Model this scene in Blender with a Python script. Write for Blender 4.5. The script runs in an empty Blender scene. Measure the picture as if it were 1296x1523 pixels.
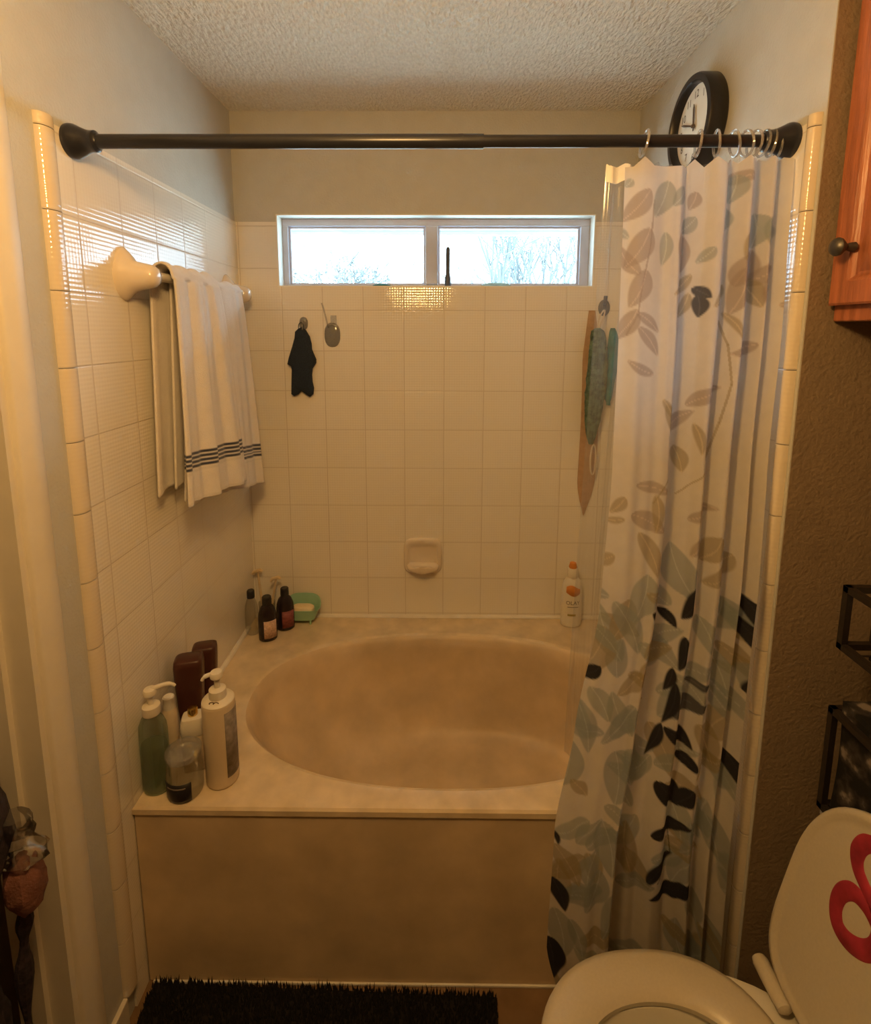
import bpy, bmesh, math, random
import numpy as np
from mathutils import Vector, Matrix, noise

random.seed(7)
SC = bpy.context.scene
COL = SC.collection
PI = math.pi
# ------------------------------------------------------------------ room measures (metres)
XL, XR, D = -0.7636, 0.7143, 2.0012      # alcove side walls and back wall
ZC, ZD, YF = 2.468, 0.5237, 1.1178       # ceiling, tub deck, tub front
TILE = 0.153
ROW0, COLB, COLL = 1.7641, -0.5977, 1.1278   # tile grid offsets
TTOP = 2.085                             # top of tiling
YN = 1.04                                # wall facing the toilet nook
XN = 1.06                                # nook side wall

# ------------------------------------------------------------------ materials
def mat(name, color, rough=.6, metal=0., vary=.06, vscale=18., bump=0., bscale=200., spec=.5, trans=0., ior=1.45, coat=0., coords='Object', stretch=None, bdist=.004):
    m = bpy.data.materials.new(name); m.use_nodes = True
    nt = m.node_tree; b = nt.nodes['Principled BSDF']
    b.inputs['Roughness'].default_value = rough
    b.inputs['Metallic'].default_value = metal
    b.inputs['Specular IOR Level'].default_value = spec
    b.inputs['IOR'].default_value = ior
    b.inputs['Transmission Weight'].default_value = trans
    b.inputs['Coat Weight'].default_value = coat
    tc = nt.nodes.new('ShaderNodeTexCoord')
    src = tc.outputs[coords]
    if stretch:
        mp = nt.nodes.new('ShaderNodeMapping'); mp.inputs['Scale'].default_value = stretch
        nt.links.new(src, mp.inputs['Vector']); src = mp.outputs['Vector']
    n = nt.nodes.new('ShaderNodeTexNoise'); n.inputs['Scale'].default_value = vscale; n.inputs['Detail'].default_value = 4
    nt.links.new(src, n.inputs['Vector'])
    r = nt.nodes.new('ShaderNodeValToRGB')
    r.color_ramp.elements[0].position = .3; r.color_ramp.elements[1].position = .7
    r.color_ramp.elements[0].color = tuple(max(0, c*(1-vary)) for c in color)+(1,)
    r.color_ramp.elements[1].color = tuple(min(1, c*(1+vary)) for c in color)+(1,)
    nt.links.new(n.outputs['Fac'], r.inputs['Fac'])
    nt.links.new(r.outputs['Color'], b.inputs['Base Color'])
    if bump:
        n2 = nt.nodes.new('ShaderNodeTexNoise'); n2.inputs['Scale'].default_value = bscale; n2.inputs['Detail'].default_value = 3
        nt.links.new(src, n2.inputs['Vector'])
        bp = nt.nodes.new('ShaderNodeBump'); bp.inputs['Strength'].default_value = bump; bp.inputs['Distance'].default_value = bdist
        nt.links.new(n2.outputs['Fac'], bp.inputs['Height'])
        nt.links.new(bp.outputs['Normal'], b.inputs['Normal'])
    return m

def tile_mat(name, axis, off_a, off_z, color=(.79, .755, .685), grout=(.60, .55, .48)):
    """glazed square tiles with a fine waffle in the glaze; axis 0 = x runs along the wall, 1 = y"""
    m = bpy.data.materials.new(name); m.use_nodes = True
    nt = m.node_tree; N = nt.nodes; Lk = nt.links; b = N['Principled BSDF']
    tc = N.new('ShaderNodeTexCoord'); sp = N.new('ShaderNodeSeparateXYZ'); Lk.new(tc.outputs['Object'], sp.inputs[0])
    def M(op, a, b2=None, c=None):
        n = N.new('ShaderNodeMath'); n.operation = op
        for i, v in enumerate((a, b2, c)):
            if v is None: continue
            if isinstance(v, (int, float)): n.inputs[i].default_value = v
            else: Lk.new(v, n.inputs[i])
        return n.outputs[0]
    A = M('SUBTRACT', sp.outputs[axis], off_a); Z = M('SUBTRACT', sp.outputs[2], off_z)
    def edge(v):
        k = M('MULTIPLY', v, 1/TILE)
        return M('MULTIPLY', M('PINGPONG', k, .5), TILE), M('FLOOR', k)
    ea, ia = edge(A); ez, iz = edge(Z)
    e = M('MINIMUM', ea, ez)
    g = N.new('ShaderNodeMapRange'); g.inputs['From Min'].default_value = .0009; g.inputs['From Max'].default_value = .0026
    Lk.new(e, g.inputs['Value'])
    wn = N.new('ShaderNodeTexWhiteNoise'); wn.noise_dimensions = '2D'
    cb = N.new('ShaderNodeCombineXYZ'); Lk.new(ia, cb.inputs[0]); Lk.new(iz, cb.inputs[1]); Lk.new(cb.outputs[0], wn.inputs['Vector'])
    tone = N.new('ShaderNodeMapRange'); tone.inputs['To Min'].default_value = .985; tone.inputs['To Max'].default_value = 1.012
    Lk.new(wn.outputs['Value'], tone.inputs['Value'])
    tcol = N.new('ShaderNodeMix'); tcol.data_type = 'RGBA'; tcol.blend_type = 'MULTIPLY'; tcol.inputs[0].default_value = 1
    tcol.inputs[6].default_value = color+(1,); Lk.new(tone.outputs[0], tcol.inputs[7])
    mix = N.new('ShaderNodeMix'); mix.data_type = 'RGBA'
    b.inputs['Specular IOR Level'].default_value = .8
    mix.inputs[6].default_value = grout+(1,); Lk.new(tcol.outputs[2], mix.inputs[7]); Lk.new(g.outputs[0], mix.inputs[0])
    Lk.new(mix.outputs[2], b.inputs['Base Color'])
    rr = N.new('ShaderNodeMapRange'); rr.inputs['To Min'].default_value = .8; rr.inputs['To Max'].default_value = .06
    Lk.new(g.outputs[0], rr.inputs['Value']); Lk.new(rr.outputs[0], b.inputs['Roughness'])
    wav = .0096
    wa = M('SINE', M('MULTIPLY', A, 2*PI/wav)); wz = M('SINE', M('MULTIPLY', Z, 2*PI/wav))
    w = M('MULTIPLY', M('ADD', wa, M('MULTIPLY', wz, 1.6)), .00013)
    hgt = M('ADD', M('MULTIPLY', g.outputs[0], .0012), w)
    bp = N.new('ShaderNodeBump'); bp.inputs['Strength'].default_value = .48; bp.inputs['Distance'].default_value = 1.
    Lk.new(hgt, bp.inputs['Height']); Lk.new(bp.outputs['Normal'], b.inputs['Normal'])
    return m

def clear_mat(name, tint=(.95, .97, .97), gloss=.06, rough=.05, milk=0., milkcol=(.8, .82, .85)):
    m = bpy.data.materials.new(name); m.use_nodes = True
    nt = m.node_tree; N = nt.nodes; Lk = nt.links; N.remove(N['Principled BSDF'])
    o = N['Material Output']
    t = N.new('ShaderNodeBsdfTransparent')
    tc = N.new('ShaderNodeTexCoord'); n = N.new('ShaderNodeTexNoise'); n.inputs['Scale'].default_value = 6
    Lk.new(tc.outputs['Object'], n.inputs['Vector'])
    r = N.new('ShaderNodeValToRGB'); r.color_ramp.elements[0].color = tuple(c*.97 for c in tint)+(1,); r.color_ramp.elements[1].color = tint+(1,)
    Lk.new(n.outputs['Fac'], r.inputs['Fac']); Lk.new(r.outputs['Color'], t.inputs['Color'])
    g = N.new('ShaderNodeBsdfGlossy'); g.inputs['Roughness'].default_value = rough; g.inputs['Color'].default_value = (1, 1, 1, 1)
    lw = N.new('ShaderNodeLayerWeight'); lw.inputs['Blend'].default_value = .25
    mr = N.new('ShaderNodeMapRange'); mr.inputs['To Min'].default_value = gloss; mr.inputs['To Max'].default_value = min(.9, gloss*6)
    Lk.new(lw.outputs['Fresnel'], mr.inputs['Value'])
    mx = N.new('ShaderNodeMixShader'); Lk.new(mr.outputs[0], mx.inputs[0]); Lk.new(t.outputs[0], mx.inputs[1]); Lk.new(g.outputs[0], mx.inputs[2])
    out = mx.outputs[0]
    if milk:
        d = N.new('ShaderNodeBsdfDiffuse'); d.inputs['Color'].default_value = milkcol+(1,)
        tl = N.new('ShaderNodeBsdfTranslucent'); tl.inputs['Color'].default_value = milkcol+(1,)
        m2 = N.new('ShaderNodeMixShader'); m2.inputs[0].default_value = .5; Lk.new(d.outputs[0], m2.inputs[1]); Lk.new(tl.outputs[0], m2.inputs[2])
        m3 = N.new('ShaderNodeMixShader'); m3.inputs[0].default_value = milk; Lk.new(out, m3.inputs[1]); Lk.new(m2.outputs[0], m3.inputs[2])
        out = m3.outputs[0]
    Lk.new(out, o.inputs['Surface'])
    return m

def attr_mat(name, rough=.8, translucent=0., bump=0., bscale=300., sheen=0.):
    m = bpy.data.materials.new(name); m.use_nodes = True
    nt = m.node_tree; N = nt.nodes; Lk = nt.links; b = N['Principled BSDF']; o = N['Material Output']
    a = N.new('ShaderNodeAttribute'); a.attribute_name = 'pattern'
    tc = N.new('ShaderNodeTexCoord'); n = N.new('ShaderNodeTexNoise'); n.inputs['Scale'].default_value = 40
    Lk.new(tc.outputs['Object'], n.inputs['Vector'])
    mr = N.new('ShaderNodeMapRange'); mr.inputs['To Min'].default_value = .93; mr.inputs['To Max'].default_value = 1.05
    Lk.new(n.outputs['Fac'], mr.inputs['Value'])
    mu = N.new('ShaderNodeMix'); mu.data_type = 'RGBA'; mu.blend_type = 'MULTIPLY'; mu.inputs[0].default_value = 1
    Lk.new(a.outputs['Color'], mu.inputs[6]); Lk.new(mr.outputs[0], mu.inputs[7])
    Lk.new(mu.outputs[2], b.inputs['Base Color']); b.inputs['Roughness'].default_value = rough
    b.inputs['Specular IOR Level'].default_value = .2; b.inputs['Sheen Weight'].default_value = sheen
    if bump:
        n2 = N.new('ShaderNodeTexNoise'); n2.inputs['Scale'].default_value = bscale
        Lk.new(tc.outputs['Object'], n2.inputs['Vector'])
        bp = N.new('ShaderNodeBump'); bp.inputs['Strength'].default_value = bump; bp.inputs['Distance'].default_value = .003
        Lk.new(n2.outputs['Fac'], bp.inputs['Height']); Lk.new(bp.outputs['Normal'], b.inputs['Normal'])
    if translucent:
        t = N.new('ShaderNodeBsdfTranslucent'); Lk.new(mu.outputs[2], t.inputs['Color'])
        mx = N.new('ShaderNodeMixShader'); mx.inputs[0].default_value = translucent
        Lk.new(b.outputs[0], mx.inputs[1]); Lk.new(t.outputs[0], mx.inputs[2]); Lk.new(mx.outputs[0], o.inputs['Surface'])
    return m

M = {}
M['paint'] = mat('cool_grey_wall_paint', (.50, .50, .475), .75, vary=.03, bump=.35, bscale=140)
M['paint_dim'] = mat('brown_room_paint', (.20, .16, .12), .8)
M['paint_tan'] = mat('tan_nook_paint', (.25, .185, .125), .8, vary=.05, bump=.6, bscale=120)
M['ceiling'] = mat('popcorn_ceiling', (.80, .77, .70), .95, vary=.10, vscale=120, bump=1.0, bscale=85, stretch=(1.25, .55, 1), bdist=.016)
M['tile_back'] = tile_mat('tile_back', 0, COLB, ROW0)
M['tile_side'] = tile_mat('tile_side', 1, COLL, ROW0)
M['bullnose'] = tile_mat('bullnose_glaze', 0, 5., ROW0, color=(.70, .62, .50))
M['caulk'] = mat('white_caulk', (.75, .72, .66), .5)
M['casing'] = mat('cream_trim_paint', (.66, .62, .54), .4, vary=.03)
M['marble'] = mat('cultured_marble', (.60, .47, .31), .45, vary=.16, vscale=7, coat=.04)
M['marble_deck'] = mat('cultured_marble_deck', (.66, .545, .38), .28, vary=.13, vscale=16, coat=.15)
M['floor'] = mat('brown_vinyl_floor', (.20, .12, .06), .5, vary=.25, vscale=9)
M['ceramic'] = mat('almond_ceramic', (.70, .62, .52), .12, vary=.02, coat=.5)
M['white_ceramic'] = mat('white_ceramic', (.70, .67, .60), .15, vary=.02, coat=.3)
M['seat_plastic'] = mat('toilet_seat_bone', (.53, .48, .385), .3, vary=.03, vscale=200)
M['frame'] = mat('window_frame_vinyl', (.55, .58, .68), .45, vary=.04)
M['reveal'] = mat('window_reveal_white', (.78, .78, .74), .4, vary=.04)
M['glass'] = clear_mat('window_glass', (.93, .98, .98), .04, .02)
M['rod'] = mat('dark_bronze_rod', (.028, .030, .042), .28, .35, vary=.1)
M['chrome'] = mat('chrome_metal', (.75, .75, .75), .15, 1., vary=.03)
M['gold'] = mat('gold_metal', (.72, .50, .16), .22, 1., vary=.05)
M['ring'] = clear_mat('clear_ring_plastic', (.86, .86, .86), .12, .1, .25, (.75, .75, .74))
M['curtain'] = attr_mat('printed_curtain_cloth', .85, .55, .25, 500)
M['liner'] = clear_mat('clear_liner_vinyl', (.93, .94, .96), .05, .12, .12, (.72, .74, .80))
M['liner_hem'] = mat('liner_hem_vinyl', (.75, .75, .77), .4)
M['towel'] = attr_mat('terry_towel_cloth', .95, 0, .7, 420, .3)
M['mitt'] = mat('black_mesh_cloth', (.016, .026, .046), .9, vary=.4, vscale=300, bump=.6, bscale=500)
M['clearplastic'] = clear_mat('clear_hook_plastic', (.90, .91, .92), .07, .12, .16, (.72, .74, .82))
M['darkgrey'] = mat('dark_grey_plastic', (.07, .08, .10), .4)
M['black'] = mat('black_plastic', (.015, .014, .016), .35)
M['darkbottle'] = mat('dark_bottle_plastic', (.020, .013, .016), .22)
M['brown'] = mat('dark_brown_plastic', (.060, .020, .016), .33, vary=.1)
M['greenclear'] = clear_mat('green_translucent_plastic', (.84, .91, .85), .06, .1, .20, (.38, .42, .32))
M['bottleclear'] = clear_mat('clear_bottle_plastic', (.93, .93, .90), .06, .1, .08, (.6, .55, .45))
M['liquid'] = clear_mat('pale_green_gel', (.80, .89, .81), .03, .2, .32, (.36, .40, .29))
M['white'] = mat('white_plastic', (.70, .66, .58), .35, vary=.03)
M['cream'] = mat('cream_bottle_plastic', (.62, .52, .38), .35, vary=.03)
M['greylabel'] = mat('grey_paper_label', (.22, .19, .17), .6, vary=.3, vscale=60)
M['peach_label'] = mat('pale_pink_label', (.55, .38, .30), .6, vary=.25, vscale=150)
M['red_label'] = mat('dark_red_label', (.22, .06, .06), .6, vary=.3, vscale=90)
M['orange'] = mat('orange_print', (.62, .24, .05), .45, vary=.1)
M['ink'] = mat('dark_print_ink', (.10, .07, .05), .6)
M['gold_ink'] = mat('olive_print_ink', (.34, .26, .06), .6)
M['green'] = mat('mint_green_plastic', (.30, .53, .39), .35, vary=.06)
M['soap'] = mat('cream_soap', (.80, .68, .46), .5, vary=.04)
M['scrub'] = mat('grey_green_mesh_net', (.10, .16, .125), .9, vary=.55, vscale=55, bump=1., bscale=160)
M['teal'] = mat('teal_cloth', (.02, .20, .23), .8, vary=.3, bump=.6, bscale=150)
M['strap'] = mat('brown_loofah_band', (.46, .31, .20), .85, vary=.12, vscale=40, bump=.5, bscale=300)
M['cord'] = mat('pale_cord', (.62, .55, .44), .8)
M['razor'] = mat('beige_razor_plastic', (.62, .50, .33), .4)
M['clockface'] = mat('clock_face_paper', (.72, .70, .64), .6, vary=.02)
M['wood'] = mat('cherry_stained_oak', (.37, .128, .062), .33, vary=.28, vscale=9, stretch=(9, 9, .7), bump=.25, bscale=30)
M['knob'] = mat('aged_pewter', (.09, .085, .08), .4, .7, vary=.2)
M['wire'] = mat('black_powder_coat', (.018, .013, .010), .5)
M['blackcloth'] = mat('black_floral_fabric', (.022, .018, .018), .85, vary=.9, vscale=17)
_r = [n for n in M['blackcloth'].node_tree.nodes if n.type == 'VALTORGB'][0].color_ramp
_r.elements[0].position = .50; _r.elements[1].position = .60; _q = _r.elements.new(.66); _q.color = (.20, .17, .15, 1)
M['paper'] = mat('white_tissue', (.72, .68, .62), .9)
M['red'] = mat('red_brush_paint', (.32, .024, .045), .5, vary=.35, vscale=26)
M['mat_pile'] = mat('black_mat_pile', (.010, .008, .008), .95)
M['fur'] = mat('dark_plush', (.022, .014, .020), .95, vary=.6, vscale=60, bump=1., bscale=90)
M['pinkcloth'] = mat('dusty_pink_cloth', (.17, .072, .055), .85, vary=.2, vscale=50, bump=.5)
M['wrap'] = clear_mat('clear_wrap', (.9, .9, .9), .16, .12)
M['brass_dull'] = mat('door_stop_cream', (.62, .56, .46), .4)
M['bark'] = mat('grey_bark', (.10, .11, .11), .9)
M['fascia'] = mat('white_fascia', (.55, .58, .58), .6)
M['soffit'] = mat('grey_soffit', (.16, .20, .22), .7)
M['ground'] = mat('pale_winter_grass', (.40, .40, .34), .95, vary=.3, vscale=2)
M['door'] = mat('cream_door_paint', (.60, .55, .46), .45)

# ------------------------------------------------------------------ mesh helpers
def link(name, me, parent=None, loc=None):
    o = bpy.data.objects.new(name, me); COL.objects.link(o)
    if parent is not None: o.parent = parent
    elif loc is not None: o.location = loc
    return o
def wloc(p):
    v = Vector((0, 0, 0))
    while p is not None: v += Vector(p.location); p = p.parent
    return v
def obj(name, bm, m, parent=None, loc=None, smooth=True, angle=40, bevel=0, sub=0):
    """bm is in room coordinates; the mesh is shifted so that the object's own origin is used"""
    off = wloc(parent) if parent is not None else Vector(loc or (0, 0, 0))
    bmesh.ops.recalc_face_normals(bm, faces=bm.faces)
    me = bpy.data.meshes.new(name)
    bmesh.ops.translate(bm, verts=bm.verts, vec=-off)
    bm.to_mesh(me); bm.free()
    for mm in (m if isinstance(m, (list, tuple)) else [m]): me.materials.append(mm)
    if smooth:
        me.polygons.foreach_set('use_smooth', [True]*len(me.polygons))
        me.set_sharp_from_angle(angle=math.radians(angle))
    o = link(name, me, parent, off if parent is None else None)
    if bevel:
        b = o.modifiers.new('edge_bevel', 'BEVEL'); b.width = bevel; b.segments = 3; b.limit_method = 'ANGLE'; b.angle_limit = math.radians(40)
    if sub:
        s = o.modifiers.new('sub', 'SUBSURF'); s.levels = sub; s.render_levels = sub
    return o
def tag(o, label=None, cat=None, group=None, kind=None):
    if label: o['label'] = label
    if cat: o['category'] = cat
    if group: o['group'] = group
    if kind: o['kind'] = kind
    return o
def thing(name, loc, label, cat, group=None):
    o = bpy.data.objects.new(name, None); COL.objects.link(o); o.location = loc; o.empty_display_size = .05
    return tag(o, label, cat, group)
def struct(name, bm, m, parent=None, **k):
    o = obj(name, bm, m, parent, loc=(0, 0, 0), **k)
    o['kind'] = 'structure'
    return o
def B(): return bmesh.new()
def box(bm, x0, x1, y0, y1, z0, z1, mi=0):
    v = [bm.verts.new((x, y, z)) for z in (z0, z1) for y in (y0, y1) for x in (x0, x1)]
    for f in ((0, 1, 3, 2), (4, 6, 7, 5), (0, 4, 5, 1), (2, 3, 7, 6), (0, 2, 6, 4), (1, 5, 7, 3)):
        bm.faces.new([v[i] for i in f]).material_index = mi
    return v
def loft(bm, rings, cap0=True, cap1=True, closed=True, mi=0):
    R = [[bm.verts.new(p) for p in r] for r in rings]
    n = len(R[0])
    for a, b in zip(R, R[1:]):
        for i in range(n if closed else n-1):
            j = (i+1) % n
            bm.faces.new((a[i], a[j], b[j], b[i])).material_index = mi
    if cap0 and closed: bm.faces.new(list(reversed(R[0]))).material_index = mi
    if cap1 and closed: bm.faces.new(R[-1]).material_index = mi
    return R
def lathe(bm, c, prof, seg=28, axis='z', sx=1., sy=1., cap0=True, cap1=True, power=2., rot=0., mi=0):
    rings = []
    for r, h in prof:
        ring = []
        for i in range(seg):
            a = 2*PI*i/seg
            ca, sa = math.cos(a), math.sin(a)
            e = 2/power
            u = math.copysign(abs(ca)**e, ca)*r*sx; v = math.copysign(abs(sa)**e, sa)*r*sy
            u, v = u*math.cos(rot)-v*math.sin(rot), u*math.sin(rot)+v*math.cos(rot)
            if axis == 'z': p = (c[0]+u, c[1]+v, c[2]+h)
            elif axis == 'x': p = (c[0]+h, c[1]+u, c[2]+v)
            else: p = (c[0]+u, c[1]+h, c[2]+v)
            ring.append(p)
        rings.append(ring)
    return loft(bm, rings, cap0, cap1, mi=mi)
def tube(bm, pts, r, seg=10, caps=True, closed=False, mi=0):
    pts = [Vector(p) for p in pts]; n = len(pts)
    rad = r if isinstance(r, (list, tuple)) else [r]*n
    rings = []; up = None
    for i, p in enumerate(pts):
        if closed: t = pts[(i+1) % n]-pts[i-1]
        else: t = pts[min(i+1, n-1)]-pts[max(i-1, 0)]
        t.normalize()
        if up is None: up = Vector((0, 0, 1)) if abs(t.z) < .9 else Vector((1, 0, 0))
        a = t.cross(up)
        if a.length < 1e-6: a = t.cross(Vector((0, 1, 0)))
        a.normalize(); b = a.cross(t).normalized(); up = b
        rings.append([p+(a*math.cos(2*PI*k/seg)+b*math.sin(2*PI*k/seg))*rad[i] for k in range(seg)])
    if closed: rings.append(rings[0]); return loft(bm, rings, False, False, mi=mi)
    return loft(bm, rings, caps, caps, mi=mi)
def bez(p0, p1, p2, p3, n=12):
    p0, p1, p2, p3 = map(Vector, (p0, p1, p2, p3)); o = []
    for i in range(n+1):
        t = i/n; s = 1-t
        o.append(p0*s**3+p1*3*s*s*t+p2*3*s*t*t+p3*t**3)
    return o
def blob(bm, c, r, seg=20, rings=12, jitter=0., nscale=8., seed=0):
    rr = []
    for i in range(1, rings):
        th = PI*i/rings; ring = []
        for k in range(seg):
            a = 2*PI*k/seg
            d = Vector((math.sin(th)*math.cos(a), math.sin(th)*math.sin(a), -math.cos(th)))
            q = 1+jitter*noise.noise(d*nscale*.3+Vector((seed*3.1, seed, 0)))
            ring.append((c[0]+d.x*r[0]*q, c[1]+d.y*r[1]*q, c[2]+d.z*r[2]*q))
        rr.append(ring)
    return loft(bm, rr)
def text_obj(name, body, size, m, parent, fn, extrude=.0004):
    """lettering as a mesh: fn maps flat (u, v, w) of the lettering to a point in the room"""
    cu = bpy.data.curves.new(name, 'FONT'); cu.body = body; cu.size = size; cu.align_x = 'CENTER'; cu.align_y = 'CENTER'
    cu.extrude = extrude; cu.resolution_u = 3
    t = bpy.data.objects.new(name, cu); COL.objects.link(t)
    dg = bpy.context.evaluated_depsgraph_get()
    me = bpy.data.meshes.new_from_object(t.evaluated_get(dg))
    bpy.data.objects.remove(t); bpy.data.curves.remove(cu)
    off = wloc(parent)
    for v in me.vertices: v.co = Vector(fn(*v.co))-off
    me.materials.clear(); me.materials.append(m); me.name = name
    return link(name, me, parent)

# ================================================================== THE SETTING
bm = B(); box(bm, -1.75, 1.2, -1.5, 2.12, -.08, 0); struct('floor', bm, M['floor'])
bm = B(); box(bm, -1.75, 1.2, -1.5, 2.12, ZC, ZC+.1); struct('ceiling', bm, M['ceiling'])
WX0, WX1, WZ0, WZ1 = -.608, .570, 1.851, 2.112      # window opening
bm = B(); T_ = .12
box(bm, XL-.1, WX0, D, D+T_, 0, ZC); box(bm, WX1, XR+.1, D, D+T_, 0, ZC)
box(bm, WX0, WX1, D, D+T_, 0, WZ0); box(bm, WX0, WX1, D, D+T_, WZ1, ZC)
wall_back = struct('wall_back', bm, M['paint'], smooth=False)
bm = B(); y_ = D-.006
for x0, x1, z0, z1 in ((XL, WX0, 1.851, TTOP), (WX1, XR, 1.851, TTOP), (XL, XR, ZD, WZ0)): box(bm, x0, x1, y_, D, z0, z1)
struct('tile_cladding', bm, M['tile_back'], wall_back, smooth=False)
bm = B()   # reveal lining of the window
e = .004
box(bm, WX0, WX1, y_, D+.10, WZ1-e, WZ1); box(bm, WX0, WX1, y_, D+.10, WZ0, WZ0+e)
box(bm, WX0, WX0+e, y_, D+.10, WZ0+e, WZ1-e); box(bm, WX1-e, WX1, y_, D+.10, WZ0+e, WZ1-e)
struct('window_reveal', bm, M['reveal'], wall_back, smooth=False)

# left wall with the doorway to the closet
DY0, DY1, DZ = .16, .899, 2.25
bm = B()
box(bm, XL-.11, XL, DY1, D, 0, ZC); box(bm, XL-.11, XL, -1.5, DY0, 0, ZC); box(bm, XL-.11, XL, DY0, DY1, DZ, ZC)
wall_left = struct('wall_left', bm, M['paint'], smooth=False)
bm = B(); box(bm, XL, XL+.006, 1.072, D-.006, 0, TTOP)
struct('tile_cladding', bm, M['tile_side'], wall_left, smooth=False)
def bullnose(xw, s, y0, y1, ztop, wall):
    """rounded edge tile: a column of glazed pieces with thin joints"""
    bm = B(); z = ROW0-11*TILE; prof = []
    w = y1-y0
    for k in range(7):
        a = PI*k/6
        prof.append((xw+s*(.004+.013*math.sin(a)), (y0+y1)/2-.5*w*math.cos(a)))
    prof = [(xw, y0)]+prof+[(xw, y1)]
    while z < ztop:
        z1 = min(z+TILE-.0016, ztop)
        z0 = max(z, 0)
        if z1 > 0: loft(bm, [[(x, y, zz) for x, y in prof] for zz in (z0, z1)])
        z += TILE
    return struct('bullnose_trim', bm, M['bullnose'], wall, angle=50)
bullnose(XL, 1, 1.034, 1.078, TTOP+.008, wall_left)
# right wall of the alcove, the nook wall that faces the camera and the side wall behind the toilet
bm = B(); box(bm, XR, XR+.1, YN, D, 0, ZC); wall_right = struct('wall_right', bm, M['paint'], smooth=False)
bm = B(); box(bm, XR-.006, XR, 1.070, D-.006, 0, TTOP); struct('tile_cladding', bm, M['tile_side'], wall_right, smooth=False)
bullnose(XR, -1, 1.048, 1.075, TTOP+.008, wall_right)
bm = B(); box(bm, XR+.002, XN, YN-.001, YN+.05, 0, ZC); struct('wall_nook', bm, M['paint_tan'], smooth=False)
bm = B(); box(bm, XN, XN+.1, -1.5, YN+.05, 0, ZC); struct('wall_nook_side', bm, M['paint_tan'], smooth=False)
bm = B(); box(bm, -1.75, 1.2, -1.6, -1.5, 0, ZC); struct('wall_front', bm, M['paint_dim'], smooth=False)
bm = B(); box(bm, -1.8, -1.7, -.4, 1.1, 0, ZC); box(bm, -1.75, XL-.11, 1.0, 1.1, 0, ZC); box(bm, -1.75, XL-.11, -.4, -.3, 0, ZC)
struct('wall_closet', bm, M['paint_dim'], smooth=False)

# door lining and casing on the left wall
bm = B()
c0, c1, cz = DY1, .956, DZ+.057
prof = [(XL, c0), (XL+.010, c0), (XL+.014, c0+.006), (XL+.014, c0+.018), (XL+.018, c0+.024), (XL+.018, c1-.006), (XL+.014, c1), (XL, c1)]
loft(bm, [[(x, y, z) for x, y in prof] for z in (0, cz)])
prof2 = [(x, 2*((DY0+DY1)/2)-y) for x, y in prof]
loft(bm, [[(x, y, z) for x, y in prof2] for z in (0, cz)])
box(bm, XL, XL+.016, DY0, DY1, DZ, cz)
struct('trim_1', bm, M['casing'], angle=60)
bm = B()
box(bm, XL-.112, XL+.003, DY1-.014, DY1+.001, 0, DZ); box(bm, XL-.112, XL+.003, DY0-.001, DY0+.014, 0, DZ); box(bm, XL-.112, XL+.003, DY0+.014, DY1-.014, DZ-.014, DZ)
box(bm, XL-.075, XL-.045, DY1-.026, DY1-.014, 0, DZ-.014); box(bm, XL-.075, XL-.045, DY0+.014, DY0+.026, 0, DZ-.014)
struct('trim_2', bm, M['casing'], smooth=False)
bm = B(); box(bm, XL, XL+.012, c1, 1.034, 0, .085); struct('baseboard_left', bm, M['casing'], bevel=.003)
bm = B(); box(bm, XR, XN, YN-.013, YN-.001, 0, .085); struct('baseboard_nook', bm, M['casing'], bevel=.003)
# caulk beads between the tiles and the tub deck
def bead(p0, p1, w, name):
    bm = B(); p0, p1 = Vector(p0), Vector(p1)
    tube(bm, [p0, (p0+p1)/2, p1], w, 8); struct(name, bm, M['caulk'])
bead((XL+.012, 1.53, ZD+.003), (XL+.012, 1.90, ZD+.003), .010, 'trim_3')
bead((XL+.01, D-.010, ZD+.003), (XR-.01, D-.010, ZD+.003), .009, 'trim_4')

# window: frame, mullion, sashes, panes
w1 = bpy.data.objects.new('window_1', None); COL.objects.link(w1); w1.location = ((WX0+WX1)/2, D+.07, WZ0); w1['kind'] = 'structure'
fy0, fy1 = D+.055, D+.095
bm = B()
for x0, x1, z0, z1 in ((WX0+e, WX1-e, WZ1-.030, WZ1-e), (WX0+e, WX1-e, WZ0+e, WZ0+.014), (WX0+e, -.583, WZ0+.014, WZ1-.030), (.532, WX1-e, WZ0+.014, WZ1-.030)):
    box(bm, x0, x1, fy0, fy1, z0, z1)
obj('window_frame', bm, M['frame'], w1, bevel=.002)['kind'] = 'structure'
bm = B(); box(bm, -.058, -.010, fy0-.008, fy1-.01, WZ0+.014, WZ1-.030); obj('mullion', bm, M['frame'], w1, bevel=.004)['kind'] = 'structure'
for x0, x1 in ((-.583, -.058), (-.010, .532)):
    bm = B()
    for a, b_, c, d in ((x0, x1, WZ1-.038, WZ1-.030), (x0, x1, WZ0+.014, WZ0+.020), (x0, x0+.008, WZ0+.020, WZ1-.038), (x1-.008, x1, WZ0+.020, WZ1-.038)):
        box(bm, a, b_, fy0+.012, fy1-.012, c, d)
    s = obj('sash', bm, M['frame'], w1, bevel=.0015); s['kind'] = 'structure'
    bm = B(); box(bm, x0+.006, x1-.006, fy0+.018, fy0+.022, WZ0+.018, WZ1-.036)
    obj('pane', bm, M['glass'], s, smooth=False)['kind'] = 'structure'

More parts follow.
